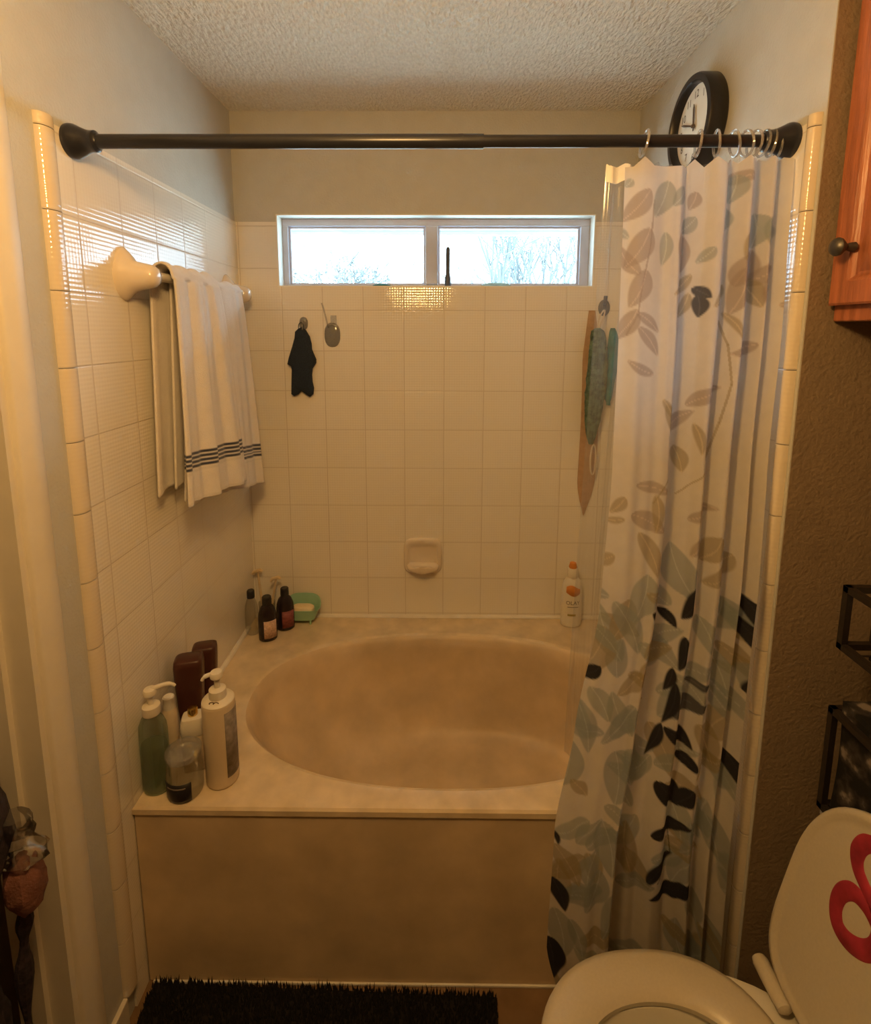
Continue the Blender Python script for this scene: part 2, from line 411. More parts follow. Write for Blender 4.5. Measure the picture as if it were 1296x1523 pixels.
# outside: eave, garden ground, bare trees
bm = B(); box(bm, -3, 3, D+.14, D+.62, 2.162, 2.19); box(bm, -3, 3, D+.60, D+.625, 2.146, 2.20, 1)
tag(obj('roof_eave', bm, [M['soffit'], M['fascia']], loc=(0, 2.3, 2.23), smooth=False), 'grey eave with white fascia board above the window outside', 'roof eave', kind='structure')
bm = B(); box(bm, -40, 40, 2.15, 60, -.4, -.3); tag(obj('ground', bm, M['ground'], loc=(0, 20, -.3), smooth=False), kind='structure')
def tree(x, y, hgt, seed, label, r0=.12, depth=6, spread=.55, first=.35, stems=1, twist=.25, rat=.72, rmin=.010):
    rnd = random.Random(seed); bm = B()
    def grow(p, d, L, r, k):
        q = p+d*L*.5+Vector((rnd.uniform(-1, 1), rnd.uniform(-1, 1), rnd.uniform(-.3, .6)))*L*.06
        e_ = p+d*L
        tube(bm, [p, q, e_], [r, r*.85, r*.7], 5 if k < 3 else 3, caps=False)
        if k >= depth: return
        for i in range(3 if k > 1 else 4):
            nd = (d+Vector((rnd.gauss(0, spread), rnd.gauss(0, spread), rnd.gauss(.08, twist)))).normalized()
            grow(q+(e_-q)*rnd.random(), nd, L*rat*rnd.uniform(.75, 1.15), max(r*.6, rmin), k+1)
    for s in range(stems):
        o = Vector((x+(rnd.uniform(-.5, .5) if stems > 1 else 0), y+(rnd.uniform(-.4, .4) if stems > 1 else 0), -.3))
        d = Vector((rnd.gauss(0, .13 if stems > 1 else .03), rnd.gauss(0, .1), 1)).normalized()
        grow(o, d, hgt*first, r0, 0)
    return tag(obj('bare_tree', bm, M['bark'], loc=(x, y, -.3)), label, 'tree', 'bare trees outside the window')
tree(-4.7, 22, 6.2, 3, 'round bare tree seen through the left window pane', .12, 6, .62, .36, 1, .25, .72, .017)
tree(-1.4, 30, 6.0, 5, 'low bare tree beside the mullion in the left window pane', .10, 6, .7, .36, 1, .25, .72, .02)
tree(1.7, 9.5, 5.4, 11, 'large many stemmed bare tree filling the right window pane', .05, 4, .36, .36, 4, .25, .72, .010)
tree(.9, 14, 4.3, 17, 'small bare tree left of the many stemmed tree in the right pane', .05, 5, .6, .34, 1)
tree(3.6, 13, 6.2, 23, 'thin leaning bare tree at the right edge of the right pane', .05, 4, .35, .4, 2, .2, .7, .010)

# ================================================================== BATHTUB
tub = thing('bathtub', ((XL+XR)/2, 1.55, 0), 'beige marble garden bathtub with oval basin and flat deck under the window', 'bathtub')
CX, CY, AX, AY = .020, 1.524, .622, .338
def oval(cx, cy, a, b, z, n=72, p=2.25):
    r = []
    for i in range(n):
        t = 2*PI*i/n; c, s = math.cos(t), math.sin(t)
        r.append((cx+a*math.copysign(abs(c)**(2/p), c), cy+b*math.copysign(abs(s)**(2/p), s), z))
    return r
def rect_ring(x0, x1, y0, y1, z, n=72):
    """points on the rectangle matched by angle to the oval points"""
    r = []
    for x, y, _ in oval(CX, CY, AX, AY, 0, n):
        dx, dy = x-CX, y-CY
        t = min((x1-CX)/dx if dx > 1e-9 else (x0-CX)/dx if dx < -1e-9 else 1e9, (y1-CY)/dy if dy > 1e-9 else (y0-CY)/dy if dy < -1e-9 else 1e9)
        r.append([CX+dx*t, CY+dy*t, z])
    for cx, cy in ((x0, y0), (x0, y1), (x1, y0), (x1, y1)):
        k = min(range(n), key=lambda i: (r[i][0]-cx)**2+(r[i][1]-cy)**2); r[k][0], r[k][1] = cx, cy
    return r
x0, x1, y0, y1 = XL+.007, XR-.007, YF, D-.008
bm = B()
rings = [rect_ring(x0, x1, y0, y1, ZD-.020), rect_ring(x0, x1, y0, y1, ZD-.006), rect_ring(x0+.004, x1-.004, y0+.005, y1-.004, ZD),
         oval(CX, CY, AX+.030, AY+.026, ZD), oval(CX, CY, AX+.016, AY+.014, ZD+.002), oval(CX, CY, AX+.004, AY+.004, ZD-.002)]
loft(bm, rings, False, False)
obj('deck', bm, M['marble_deck'], tub, angle=30)
bm = B()
rings = [oval(CX, CY, AX+.004, AY+.004, ZD-.002), oval(CX, CY, AX-.008, AY-.008, ZD-.014)]
N_ = 14
for i in range(1, N_+1):
    t = i/N_; s = t**1.35
    a = AX-.012+(.40-AX)*s*.98; b_ = AY-.012+(.235-AY)*s
    cx = CX+.10*s; cy = CY+.012*s
    z = ZD-.014-(.325)*(1-(1-t)**1.5)
    rings.append(oval(cx, cy, a, b_, z))
lx, ly, la, lb, lz = CX+.10, CY+.012, .40-.012, .235-.012, rings[-1][0][2]
for k, dz in ((.95, -.008), (.86, -.012), (.5, -.014), (.12, -.015)): rings.append(oval(lx, ly, la*k, lb*k, lz+dz))
loft(bm, rings, False, True)
obj('basin', bm, M['marble'], tub, angle=70)
bm = B(); lathe(bm, (CX+.30, CY, lz-.0155), [(.03, 0), (.03, .003), (.018, .004), (.004, .0035)], 24); obj('drain', bm, M['chrome'], tub)
bm = B(); box(bm, x0, x1, YF+.006, YF+.03, 0, ZD-.019); obj('apron', bm, M['marble'], tub, bevel=.004)
bm = B(); box(bm, XL+.02, XR-.02, YF, YF+.0055, 0, .008); obj('apron_bead', bm, M['caulk'], tub, bevel=.002)

# ================================================================== CURTAIN ROD, RINGS, LINER, CURTAIN
RY, RZ, RR = 1.126, 2.068, .0140
rod = thing('curtain_rod', (0, RY, RZ), 'dark bronze tension rod spanning the tub alcove', 'curtain rod')
bm = B()
lathe(bm, (XL+.02, RY, RZ), [(RR, 0), (RR, .83)], 24, 'x')
obj('tube', bm, M['rod'], rod)
bm = B()
lathe(bm, (-.02, RY, RZ), [(RR*.86, .045), (RR*.86, XR+.02-.02)], 24, 'x')
lathe(bm, (.035, RY, RZ), [(RR*1.02, 0), (RR*1.02, .010), (RR*.86, .012)], 24, 'x')
obj('inner_tube', bm, M['rod'], rod)
for s, x in ((1, XL+.006), (-1, XR-.006)):
    bm = B()
    lathe(bm, (x, RY, RZ), [(.033, 0), (.034, s*.006), (.033, s*.012), (.027, s*.024), (.022, s*.036), (.0205, s*.046), (.021, s*.047), (.021, s*.053), (.0165, s*.055), (.0145, s*.058)], 28, 'x')
    obj('end_flange', bm, M['rod'], rod)

RINGX = [.412, .521, .558, .594, .618, .634, .652, .668, .682, .695]
CT = 2.036     # top hem
# --- curtain cloth
KN = [ # fraction across at top / middle / bottom, depth at top / bottom (negative = towards the camera)
 (0., 0., 0., .006, 0.), (.13, .13, .15, -.012, -.022), (.27, .25, .27, -.002, -.030), (.34, .345, .335, -.012, -.038), (.385, .40, .365, .018, .0), (.42, .43, .395, .026, .026),
 (.52, .52, .52, .010, .016), (.60, .60, .635, -.026, -.006), (.67, .67, .73, .022, .004), (.755, .755, .81, -.030, -.020), (.84, .84, .875, .024, .012), (.90, .905, .925, -.028, -.012), (.95, .955, .965, .016, .008), (1., 1., 1., -.032, -.044)]
def ecurve(tab, z):
    for (z0, v0), (z1, v1) in zip(tab, tab[1:]):
        if z >= z1: 
            t = (z-z0)/(z1-z0); t = min(1, max(0, t)); t = t*t*(3-2*t)*.5+t*.5
            return v0+(v1-v0)*t
    return tab[-1][1]
EL = [(2.04, .376), (1.68, .372), (1.40, .366), (1.09, .348), (.80, .305), (.56, .268), (.24, .258), (.05, .300)]
ER = [(2.04, .704), (1.81, .692), (1.40, .668), (1.0, .656), (.49, .648), (.05, .650)]
LE = [(0.422,1.971,0.37,1.909,0.28,'T'),(0.423,1.894,0.378,1.815,0.28,'T'),(0.417,1.811,0.388,1.735,0.28,'T'),(0.402,1.731,0.362,1.668,0.25,'T'),(0.404,1.696,0.443,1.636,0.2,'T'),(0.4,1.725,0.444,1.684,0.2,'T'),(0.39,1.993,0.376,1.978,0.5,'G'),(0.459,1.989,0.431,1.916,0.3,'G'),(0.494,1.978,0.466,1.938,0.35,'G'),(0.521,1.971,0.507,1.935,0.4,'T'),(0.521,1.92,0.485,1.887,0.35,'G'),(0.489,1.887,0.491,1.804,0.25,'T'),(0.362,1.892,0.386,1.875,0.35,'G'),(0.549,1.857,0.521,1.827,0.3,'G'),(0.516,1.804,0.469,1.76,0.2,'O'),(0.513,1.766,0.49,1.715,0.22,'O'),(0.517,1.777,0.544,1.754,0.35,'S'),(0.526,1.762,0.527,1.715,0.3,'S'),(0.578,1.785,0.547,1.735,0.22,'O'),(0.581,1.938,0.57,1.887,0.3,'G'),(0.598,2.003,0.584,1.946,0.35,'G'),(0.643,1.927,0.638,1.857,0.35,'G'),(0.667,1.916,0.661,1.857,0.3,'G'),(0.62,1.887,0.606,1.827,0.25,'O'),(0.616,1.804,0.649,1.735,0.25,'O'),(0.666,1.8,0.652,1.743,0.25,'T'),(0.454,1.887,0.447,1.819,0.2,'G'),(0.579,1.727,0.604,1.669,0.12,'O'),(0.453,1.548,0.468,1.51,0.2,'O'),(0.46,1.538,0.48,1.458,0.18,'O'),(0.493,1.445,0.508,1.389,0.28,'O'),(0.523,1.496,0.534,1.432,0.14,'O'),(0.556,1.496,0.54,1.428,0.14,'O'),(0.388,1.342,0.362,1.305,0.28,'O'),(0.388,1.296,0.35,1.289,0.22,'O'),(0.445,1.349,0.445,1.269,0.16,'O'),(0.415,1.269,0.451,1.174,0.18,'O'),(0.371,1.217,0.329,1.191,0.3,'O'),(0.54,1.256,0.522,1.215,0.25,'T'),(0.581,1.261,0.553,1.197,0.3,'O'),(0.619,1.216,0.557,1.151,0.25,'O'),(0.434,1.178,0.407,1.071,0.28,'G'),(0.432,1.139,0.472,1.114,0.3,'O'),(0.372,1.117,0.422,0.999,0.2,'G'),(0.331,1.056,0.382,0.999,0.25,'G'),(0.463,1.047,0.431,0.995,0.3,'O'),(0.608,1.114,0.592,1.034,0.3,'G'),(0.554,1.077,0.577,1.001,0.28,'G'),(0.429,0.961,0.383,0.901,0.25,'O'),(0.402,0.956,0.462,0.922,0.25,'O'),(0.333,0.916,0.368,0.84,0.3,'G'),(0.306,0.882,0.331,0.758,0.2,'B'),(0.417,0.883,0.354,0.786,0.2,'B'),(0.384,0.77,0.385,0.643,0.28,'B'),(0.412,0.786,0.427,0.693,0.28,'B'),(0.366,0.637,0.423,0.593,0.3,'B'),(0.299,0.687,0.33,0.653,0.4,'O'),(0.266,0.516,0.32,0.423,0.25,'O'),(0.363,0.471,0.333,0.364,0.25,'B'),(0.63,0.734,0.617,0.645,0.25,'B'),(0.657,0.701,0.678,0.624,0.22,'B'),(0.391,0.424,0.371,0.304,0.2,'B'),(0.303,0.334,0.332,0.243,0.2,'B'),(0.601,0.6,0.639,0.486,0.25,'B'),(0.66,0.544,0.644,0.428,0.22,'B'),(0.285,0.796,0.26,0.697,0.2,'B'),(0.565,0.397,0.602,0.308,0.25,'B'),(0.532,1.149,0.514,1.072,0.16,'N'),(0.443,1.1,0.47,1.056,0.2,'N'),(0.476,1.086,0.508,1.048,0.25,'N'),(0.52,1.038,0.513,0.956,0.14,'N'),(0.505,0.956,0.491,0.897,0.16,'N'),(0.645,1.129,0.686,1.052,0.24,'N'),(0.683,1.168,0.686,1.103,0.12,'N'),(0.635,1.077,0.688,1.009,0.26,'N'),(0.689,0.982,0.65,0.925,0.3,'N'),(0.504,0.85,0.582,0.874,0.22,'S'),(0.537,0.923,0.589,0.916,0.2,'S'),(0.35,0.966,0.314,0.929,0.3,'N'),(0.507,0.86,0.579,0.874,0.3,'S'),(0.495,0.814,0.555,0.766,0.26,'N'),(0.528,0.745,0.568,0.718,0.35,'N'),(0.487,0.68,0.536,0.615,0.36,'N'),(0.56,0.673,0.53,0.615,0.3,'N'),(0.481,0.539,0.563,0.577,0.22,'N'),(0.48,0.415,0.533,0.493,0.16,'N'),(0.579,0.43,0.485,0.375,0.2,'N'),(0.636,0.76,0.672,0.699,0.35,'N'),(0.685,0.754,0.662,0.699,0.35,'N'),(0.263,0.429,0.294,0.349,0.24,'N'),(0.258,0.272,0.274,0.152,0.26,'N'),(0.268,0.548,0.276,0.515,0.2,'N'),(0.51,0.926,0.49,0.819,0.1,'N'),(0.49,0.819,0.463,0.73,0.12,'N')]
LCOL = {'T': (.42, .345, .30), 'G': (.36, .41, .40), 'O': (.40, .33, .20), 'B': (.34, .39, .41), 'S': (.13, .135, .16), 'N': (.042, .042, .052)}
def spline(xs, ys, q):
    """smooth cubic interpolation (numpy)"""
    xs = np.array(xs); ys = np.array(ys); h = np.diff(xs); dl = np.diff(ys)/h
    mm = np.concatenate([[dl[0]], (dl[:-1]+dl[1:])/2, [dl[-1]]])
    i = np.clip(np.searchsorted(xs, q)-1, 0, len(h)-1); t = (q-xs[i])/h[i]
    return ys[i]*(2*t**3-3*t**2+1)+h[i]*mm[i]*(t**3-2*t**2+t)+ys[i+1]*(-2*t**3+3*t**2)+h[i]*mm[i+1]*(t**3-t**2)
nx, nz = 420, 620
cur_bot = .045
S = np.linspace(0, 1, nx)
kidx = np.linspace(0, 1, len(KN))
P = np.zeros((nz, nx, 3))
rngc = np.random.default_rng(4)
for j in range(nz):
    t = j/(nz-1); z = CT-(CT-cur_bot)*t
    l, r = ecurve(EL, z), ecurve(ER, z)
    if t < .36: w = t/.36; fx = [a*(1-w)+b_*w for a, b_, c, d, e_ in KN]
    else: w = (t-.36)/.64; fx = [b_*(1-w)+c*w for a, b_, c, d, e_ in KN]
    dep = [d*(1-t)+e_*t for a, b_, c, d, e_ in KN]
    x = spline(kidx, fx, S); y = spline(kidx, dep, S)
    amp = min(1, .55+t*2.2)
    base = RY-.004-.070*min(1, t/.45)-.012*max(0, (t-.55)/.45)
    ripple = .0035*np.sin(S*61+t*5)+.0025*np.sin(S*97-t*9+1)
    P[j, :, 0] = l+(r-l)*x
    P[j, :, 1] = base+y*amp+ripple*(.3+.7*t)
    P[j, :, 2] = z
ring_s = [(RX-EL[0][1])/(ER[0][1]-EL[0][1]) for RX in RINGX]
fx0 = spline(kidx, [k[0] for k in KN], S)
sag = np.min(np.abs(fx0[:, None]-np.array(ring_s)[None, :]), axis=1)*.30
for j in range(nz):
    t = j/(nz-1)
    P[j, :, 2] -= np.minimum(sag, .018)*max(0, 1-t/.05)
    if t > .9: P[j, :, 2] += .012*np.sin(S*9+1)*(t-.9)/.1
flat = P.reshape(-1, 3)
col = np.tile(np.array([.76, .73, .69]), (len(flat), 1))
arc = np.concatenate([np.zeros((nz, 1)), np.cumsum(np.hypot(np.diff(P[:, :, 0], axis=1), np.diff(P[:, :, 1], axis=1)), axis=1)], axis=1)
arc = P[:, :1, 0]+arc/arc[:, -1:]*(P[:, -1:, 0]-P[:, :1, 0])
X_, Z_ = (.78*P[:, :, 0]+.22*arc).ravel(), flat[:, 2]
def paint_leaf(xa, za, xb, zb, wd, c):
    dx, dz = xb-xa, zb-za; Ln = math.hypot(dx, dz)
    ux, uz = dx/Ln, dz/Ln
    t = ((X_-xa)*ux+(Z_-za)*uz)/Ln; n = ((X_-xa)*-uz+(Z_-za)*ux)/Ln
    tt = np.clip(t, 0, 1)
    hw = wd*.88*np.clip(np.sin(PI*tt**.8), 0, 1)**.8
    d_ = np.abs(n-.06*np.sin(PI*tt)); sf = np.clip((hw-d_)*Ln/.0032+.5, 0, 1)*((t > 0) & (t < 1)); mk = sf > .5; sf = sf[:, None]
    cc = np.array(LCOL[c])
    vein = mk & (np.abs(n-.06*np.sin(PI*tt)) < .0010/Ln)
    k_ = 1. if c in 'NS' else .68
    col[:] = col*(1-sf*k_)+cc*sf*k_
    col[vein] = col[vein]*1.25
def stem(pts, c, w=.0016):
    for (xa, za), (xb, zb) in zip(pts, pts[1:]):
        dx, dz = xb-xa, zb-za; L2 = dx*dx+dz*dz
        t = np.clip(((X_-xa)*dx+(Z_-za)*dz)/L2, 0, 1)
        d = np.hypot(X_-xa-t*dx, Z_-za-t*dz)
        col[d < w] = col[d < w]*.4+np.array(LCOL[c])*.6
rl = random.Random(12)
for k in range(120):   # faint leaves of the lower half, then the listed ones over them
    xa = rl.uniform(.26, .69); za = rl.uniform(.06, 1.12)**1.15; a = rl.uniform(0, 2*PI); L_ = rl.uniform(.08, .14)
    paint_leaf(xa, za, xa+.8*L_*math.cos(a), za+L_*math.sin(a), rl.uniform(.2, .3), rl.choice('BBGO'))
for k in range(14):
    xa = rl.uniform(.38, .69); za = rl.uniform(1.2, 2.0); a = rl.uniform(0, 2*PI); L_ = rl.uniform(.06, .10)
    paint_leaf(xa, za, xa+.8*L_*math.cos(a), za+L_*math.sin(a), rl.uniform(.2, .3), 'T')
stem([(.43, 1.95), (.424, 1.86), (.41, 1.78), (.402, 1.72), (.385, 1.68)], 'T')
stem([(.47, 1.50), (.483, 1.44), (.478, 1.40), (.455, 1.36), (.44, 1.33)], 'O', .0013)
stem([(.57, 1.73), (.585, 1.66), (.588, 1.58), (.575, 1.50), (.56, 1.42), (.50, 1.34)], 'O', .0014)
stem([(.455, .94), (.44, .90), (.455, .86)], 'O', .0012); stem([(.523, .55), (.53, .49), (.50, .42)], 'N', .0012)
for lf in LE: paint_leaf(*lf)
me = bpy.data.meshes.new('shower_curtain')
idx = np.arange(nx*nz).reshape(nz, nx)
quads = np.stack([idx[:-1, :-1], idx[1:, :-1], idx[1:, 1:], idx[:-1, 1:]], -1).reshape(-1, 4)
org = np.array([.53, RY, CT])
me.from_pydata((flat-org).tolist(), [], quads.tolist())
me.polygons.foreach_set('use_smooth', [True]*len(me.polygons))
at_ = me.color_attributes.new('pattern', 'FLOAT_COLOR', 'POINT')
at_.data.foreach_set('color', np.concatenate([col, np.ones((len(col), 1))], 1).astype(np.float32).ravel())
me.materials.append(M['curtain'])
cur = link('shower_curtain', me, None, tuple(org))
tag(cur, 'white shower curtain printed with grey, olive and navy leaves, bunched at the right', 'shower curtain')
for k, x in enumerate(RINGX):
    bm = B(); n = 22; pts = []
    for i in range(n):
        a = 2*PI*i/n
        pts.append((x+.004*math.sin(a+k), RY+.0205*math.cos(a)-.001, RZ-.005+.0245*math.sin(a)))
    tube(bm, pts, .0026, 7, closed=True)
    lab = {0: 'clear plastic curtain ring farthest left on the rod, at the curtain edge', 1: 'clear plastic curtain ring below the clock, second from the left', 9: 'clear plastic curtain ring nearest the right wall flange'}.get(k,
          ('third', 'fourth', 'fifth', 'sixth', 'seventh', 'eighth', 'ninth')[k-2]+' clear plastic curtain ring counted from the left edge of the curtain' if 2 <= k <= 8 else None)
    tag(obj('curtain_ring', bm, M['ring'], loc=(x, RY, RZ+.02)), lab, 'curtain ring', 'curtain rings on the rod')
# --- clear liner inside the tub
n1, n2 = 90, 60
bm = B(); V = []
for j in range(n2):
    t = j/(n2-1); z = CT+.004-t*1.48; row = []
    for i in range(n1):
        s = i/(n1-1)
        xx = (.352-.012*t)+(.690-.352+.008*t)*s
        yy = RY+.046+.075*min(1, t/.9)+.012*math.sin(s*34+t*1.5)*(.5+.5*t)+.006*math.sin(s*71+2)
        row.append(bm.verts.new((xx, yy, z-.006*abs(math.sin(s*30))*(1-t))))
    V.append(row)
for a, b_ in zip(V, V[1:]):
    for i in range(n1-1): bm.faces.new((a[i], b_[i], b_[i+1], a[i+1]))
lin = obj('shower_liner', bm, M['liner'], loc=(.52, RY+.02, CT))
tag(lin, 'clear vinyl liner hanging behind the leaf printed shower curtain', 'shower liner')
bm = B(); V = []
for j in range(2):
    row = []
    for i in range(12):
        s = i/11*.15
        row.append(bm.verts.new((.352+(.690-.352)*s, RY+.0435+.012*math.sin(s*34)*.5+.006*math.sin(s*71+2), CT+.002-j*.034-.006*abs(math.sin(s*30)))))
    V.append(row)
for i in range(11): bm.faces.new((V[0][i], V[1][i], V[1][i+1], V[0][i+1]))
obj('top_hem', bm, M['liner_hem'], lin)

# ================================================================== LEFT WALL: TOWEL BAR AND TOWELS
BX, BZ = -.697, 1.818
tb = thing('towel_bar', (XL+.006, 1.565, BZ), 'almond ceramic towel bar on the left tiled wall', 'towel bar')
for yy in (1.268, 1.872):
    bm = B()
    base = XL+.006
    prof = [(.041, .056, 0, 1.8), (.041, .056, .007, 1.8), (.038, .050, .014, 1.85), (.033, .042, .022, 1.9), (.030, .036, .032, 2), (.0285, .032, .048, 2), (.027, .0285, .064, 2), (.0245, .025, .076, 2), (.018, .018, .084, 2), (.006, .006, .087, 2)]
    rings = []
    for a, b_, h, p in prof:
        ring = []
        for i in range(28):
            t = 2*PI*i/28; c, s = math.cos(t), math.sin(t)
            k = 1+ (.22*max(0, s)**3 if h < .03 else 0)
            ring.append((base+h, yy+a*math.copysign(abs(c)**(2/p), c), BZ-.004+b_*k*math.copysign(abs(s)**(2/p), s)))
        rings.append(ring)
    loft(bm, rings)
    obj('bracket', bm, M['ceramic'], tb)
bm = B(); lathe(bm, (BX, 1.285, BZ), [(.0115, 0), (.0115, .57)], 16, 'y'); obj('bar', bm, M['white_ceramic'], tb)

def towel(label, y0t, y1t, y0b, y1b, zb0, zb1, off, xb, seed, frontx):
    """a bath towel folded over the bar: back flap, over the bar, front flap"""
    nS, nF, nA = 110, 150, 16
    rnd = np.random.default_rng(seed)
    verts = []; colr = []
    S = np.linspace(0, 1, nS)
    white = np.array([.74, .70, .66]); navy = np.array([.035, .045, .085])
    ph = rnd.uniform(0, 6, 4)
    rows = []
    R = .0125+off
    nB = 90
    def rip(s, t):
        return (.014*np.sin(s*16+ph[0]+t*.8)+.006*np.sin(s*33+ph[1]-t)+.0012*np.sin(s*62+ph[2]+t))*(.30+.50*t)
    for j in range(nB, 0, -1):       # back flap, from its hem up
        t = j/nB; z = BZ-t*.56
        rows.append((BX-R-.004*t+rip(S, t)*.35, y0t+(y1t-y0t)*S+(S*(y1b-y1t)+(1-S)*(y0b-y0t))*t*.9, np.full(nS, z)+.01*np.sin(S*8), t*.56, 0))
    for j in range(nA+1):
        a = PI-PI*j/nA
        rows.append((BX+R*math.cos(a)+rip(S, 0)*.25*math.sin(a), y0t+(y1t-y0t)*S, BZ+R*math.sin(a)*1.15+.004*np.sin(S*23+ph[0])*math.sin(a), 0, 0))
    for j in range(1, nF+1):
        t = j/nF
        zb = zb0+(zb1-zb0)*S
        z = BZ-(BZ-zb)*t
        fx = frontx[0]+(frontx[1]-frontx[0])*S
        xx = BX+R+(fx-BX-R)*(t**.6)+rip(S, t)
        yy = y0t+(y1t-y0t)*S+(S*(y1b-y1t)+(1-S)*(y0b-y0t))*t**1.2
        rows.append((xx, yy, z, (1-t), 1))
    for xx, yy, zz, d, fr in rows:
        verts.append(np.stack([xx, yy, zz], -1))
        hem = d*(BZ-(zb0+zb1)/2) if fr else 9
        c = white
        if fr and any(abs(hem-q) < .0037 for q in (.098, .110, .122, .134)): c = navy
        if fr and (abs(hem-.086) < .0025 or hem < .008): c = white*.9
        colr.append(np.tile(c, (nS, 1)))
    V = np.concatenate(verts); C_ = np.concatenate(colr)
    nr = len(rows); idx = np.arange(nr*nS).reshape(nr, nS)
    q = np.stack([idx[:-1, :-1], idx[1:, :-1], idx[1:, 1:], idx[:-1, 1:]], -1).reshape(-1, 4)
    org = np.array([BX, (y0t+y1t)/2, BZ+R])
    me = bpy.data.meshes.new('bath_towel'); me.from_pydata((V-org).tolist(), [], q.tolist())
    me.polygons.foreach_set('use_smooth', [True]*len(me.polygons))
    a = me.color_attributes.new('pattern', 'FLOAT_COLOR', 'POINT')
    a.data.foreach_set('color', np.concatenate([C_, np.ones((len(C_), 1))], 1).astype(np.float32).ravel())
    me.materials.append(M['towel'])
    o = link('bath_towel', me, None, tuple(org))
    s = o.modifiers.new('cloth_thickness', 'SOLIDIFY'); s.thickness = .006; s.offset = 0
    return tag(o, label, 'towel', 'striped white towels on the bar')
towel('white towel with navy stripes hanging in front, nearest the camera on the bar', 1.325, 1.60, 1.285, 1.64, 1.235, 1.205, .016, 0, 3, (-.660, -.624))
towel('white towel with navy stripes hanging behind, at the far right end of the bar', 1.40, 1.80, 1.36, 1.83, 1.225, 1.140, .005, 0, 8, (-.692, -.640))

# ================================================================== BACK WALL FITTINGS
YB = D-.006
sd = thing('soap_dish', (-.067, YB, .715), 'almond ceramic soap dish set into the back wall tiles', 'soap dish')
bm = B()
n = 40
def rr(cx, cz, a, b_, y, p=5):
    return [(cx+a*math.copysign(abs(math.cos(2*PI*i/n))**(2/p), math.cos(2*PI*i/n)), y, cz+b_*math.copysign(abs(math.sin(2*PI*i/n))**(2/p), math.sin(2*PI*i/n))) for i in range(n)]
cx, cz = -.067, .790
loft(bm, [rr(cx, cz, .077, .074, YB), rr(cx, cz, .077, .074, YB-.006), rr(cx, cz, .072, .069, YB-.012), rr(cx, cz-.002, .060, .055, YB-.012), rr(cx, cz-.004, .055, .048, YB-.004), rr(cx, cz-.004, .045, .038, YB-.001)], True, True)
obj('wall_plate', bm, M['ceramic'], sd, angle=50)
bm = B(); rings = []
for k in range(9):
    t = k/8; w = .064*math.sqrt(max(.02, 1-(t*.97)**2.6)); y = YB-.004-.058*t
    z0 = cz-.056+.006*t; zt = cz-.026-.004*math.sin(PI*t)+.004*(t > .8)
    rings.append([(cx+w*math.copysign(abs(math.cos(2*PI*i/24))**.6, math.cos(2*PI*i/24)), y, (z0+zt)/2+(zt-z0)/2*math.copysign(abs(math.sin(2*PI*i/24))**.6, math.sin(2*PI*i/24))) for i in range(24)])
loft(bm, rings); obj('tray', bm, M['ceramic'], sd, angle=60)

def hook(x, z, label, pad=True):
    h = thing('adhesive_hook', (x, YB, z), label, 'hook')
    bm = B(); lathe(bm, (x, YB, z), [(1, 0), (1, -.003), (.85, -.006), (.3, -.0075)], 32, 'y', sx=.030 if pad else .016, sy=.046 if pad else .024, power=2.4)
    obj('pad', bm, M['clearplastic'], h)
    return h
h1 = hook(-.410, 1.672, 'large clear oval adhesive hook below the left window pane')
bm = B(); tube(bm, bez((-.424, YB-.006, 1.70), (-.430, YB-.016, 1.735), (-.436, YB-.012, 1.765), (-.446, YB-.008, 1.79)), .0032, 8)
tube(bm, bez((-.424, YB-.006, 1.70), (-.42, YB-.012, 1.712), (-.395, YB-.012, 1.712), (-.393, YB-.006, 1.695)), .0028, 8)
box(bm, -.414, -.392, YB-.010, YB-.006, 1.712, 1.745)
obj('arm', bm, M['clearplastic'], h1)
h2 = hook(-.518, 1.715, 'small clear adhesive hook holding the black bath mitt', False)
bm = B(); tube(bm, bez((-.518, YB-.006, 1.722), (-.518, YB-.022, 1.726), (-.518, YB-.030, 1.690), (-.518, YB-.014, 1.688)), .003, 8)
obj('arm', bm, M['clearplastic'], h2)
# black mitt
out = [(-.522, 1.702), (-.508, 1.690), (-.494, 1.666), (-.488, 1.640), (-.487, 1.618), (-.472, 1.580), (-.473, 1.566), (-.487, 1.545), (-.490, 1.520), (-.489, 1.495), (-.484, 1.470), (-.487, 1.448), (-.500, 1.436), (-.513, 1.445), (-.532, 1.459), (-.546, 1.445), (-.560, 1.439), (-.571, 1.447), (-.569, 1.490), (-.566, 1.540), (-.568, 1.552), (-.582, 1.562), (-.576, 1.585), (-.562, 1.625), (-.551, 1.660), (-.548, 1.684), (-.537, 1.694)]
bm = B()
mx, mz = sum(p[0] for p in out)/len(out), sum(p[1] for p in out)/len(out)
rings = []
for k, y in ((.90, YB-.004), (1, YB-.008), (1.0, YB-.016), (.90, YB-.024), (.6, YB-.029)):
    rings.append([(mx+(x-mx)*k, y, mz+(z-mz)*k) for x, z in out])
loft(bm, rings)
mitt = obj('bath_mitt', bm, M['mitt'], loc=(-.52, YB-.012, 1.70), angle=70)
tag(mitt, 'black exfoliating bath mitt hanging on the back wall under the window', 'bath mitt')
bm = B(); pts = [(-.524+.010*math.cos(2*PI*i/16), YB-.018, 1.700+.018*math.sin(2*PI*i/16)) for i in range(16)]
tube(bm, pts, .0015, 6, closed=True); obj('hanging_loop', bm, M['mitt'], mitt)

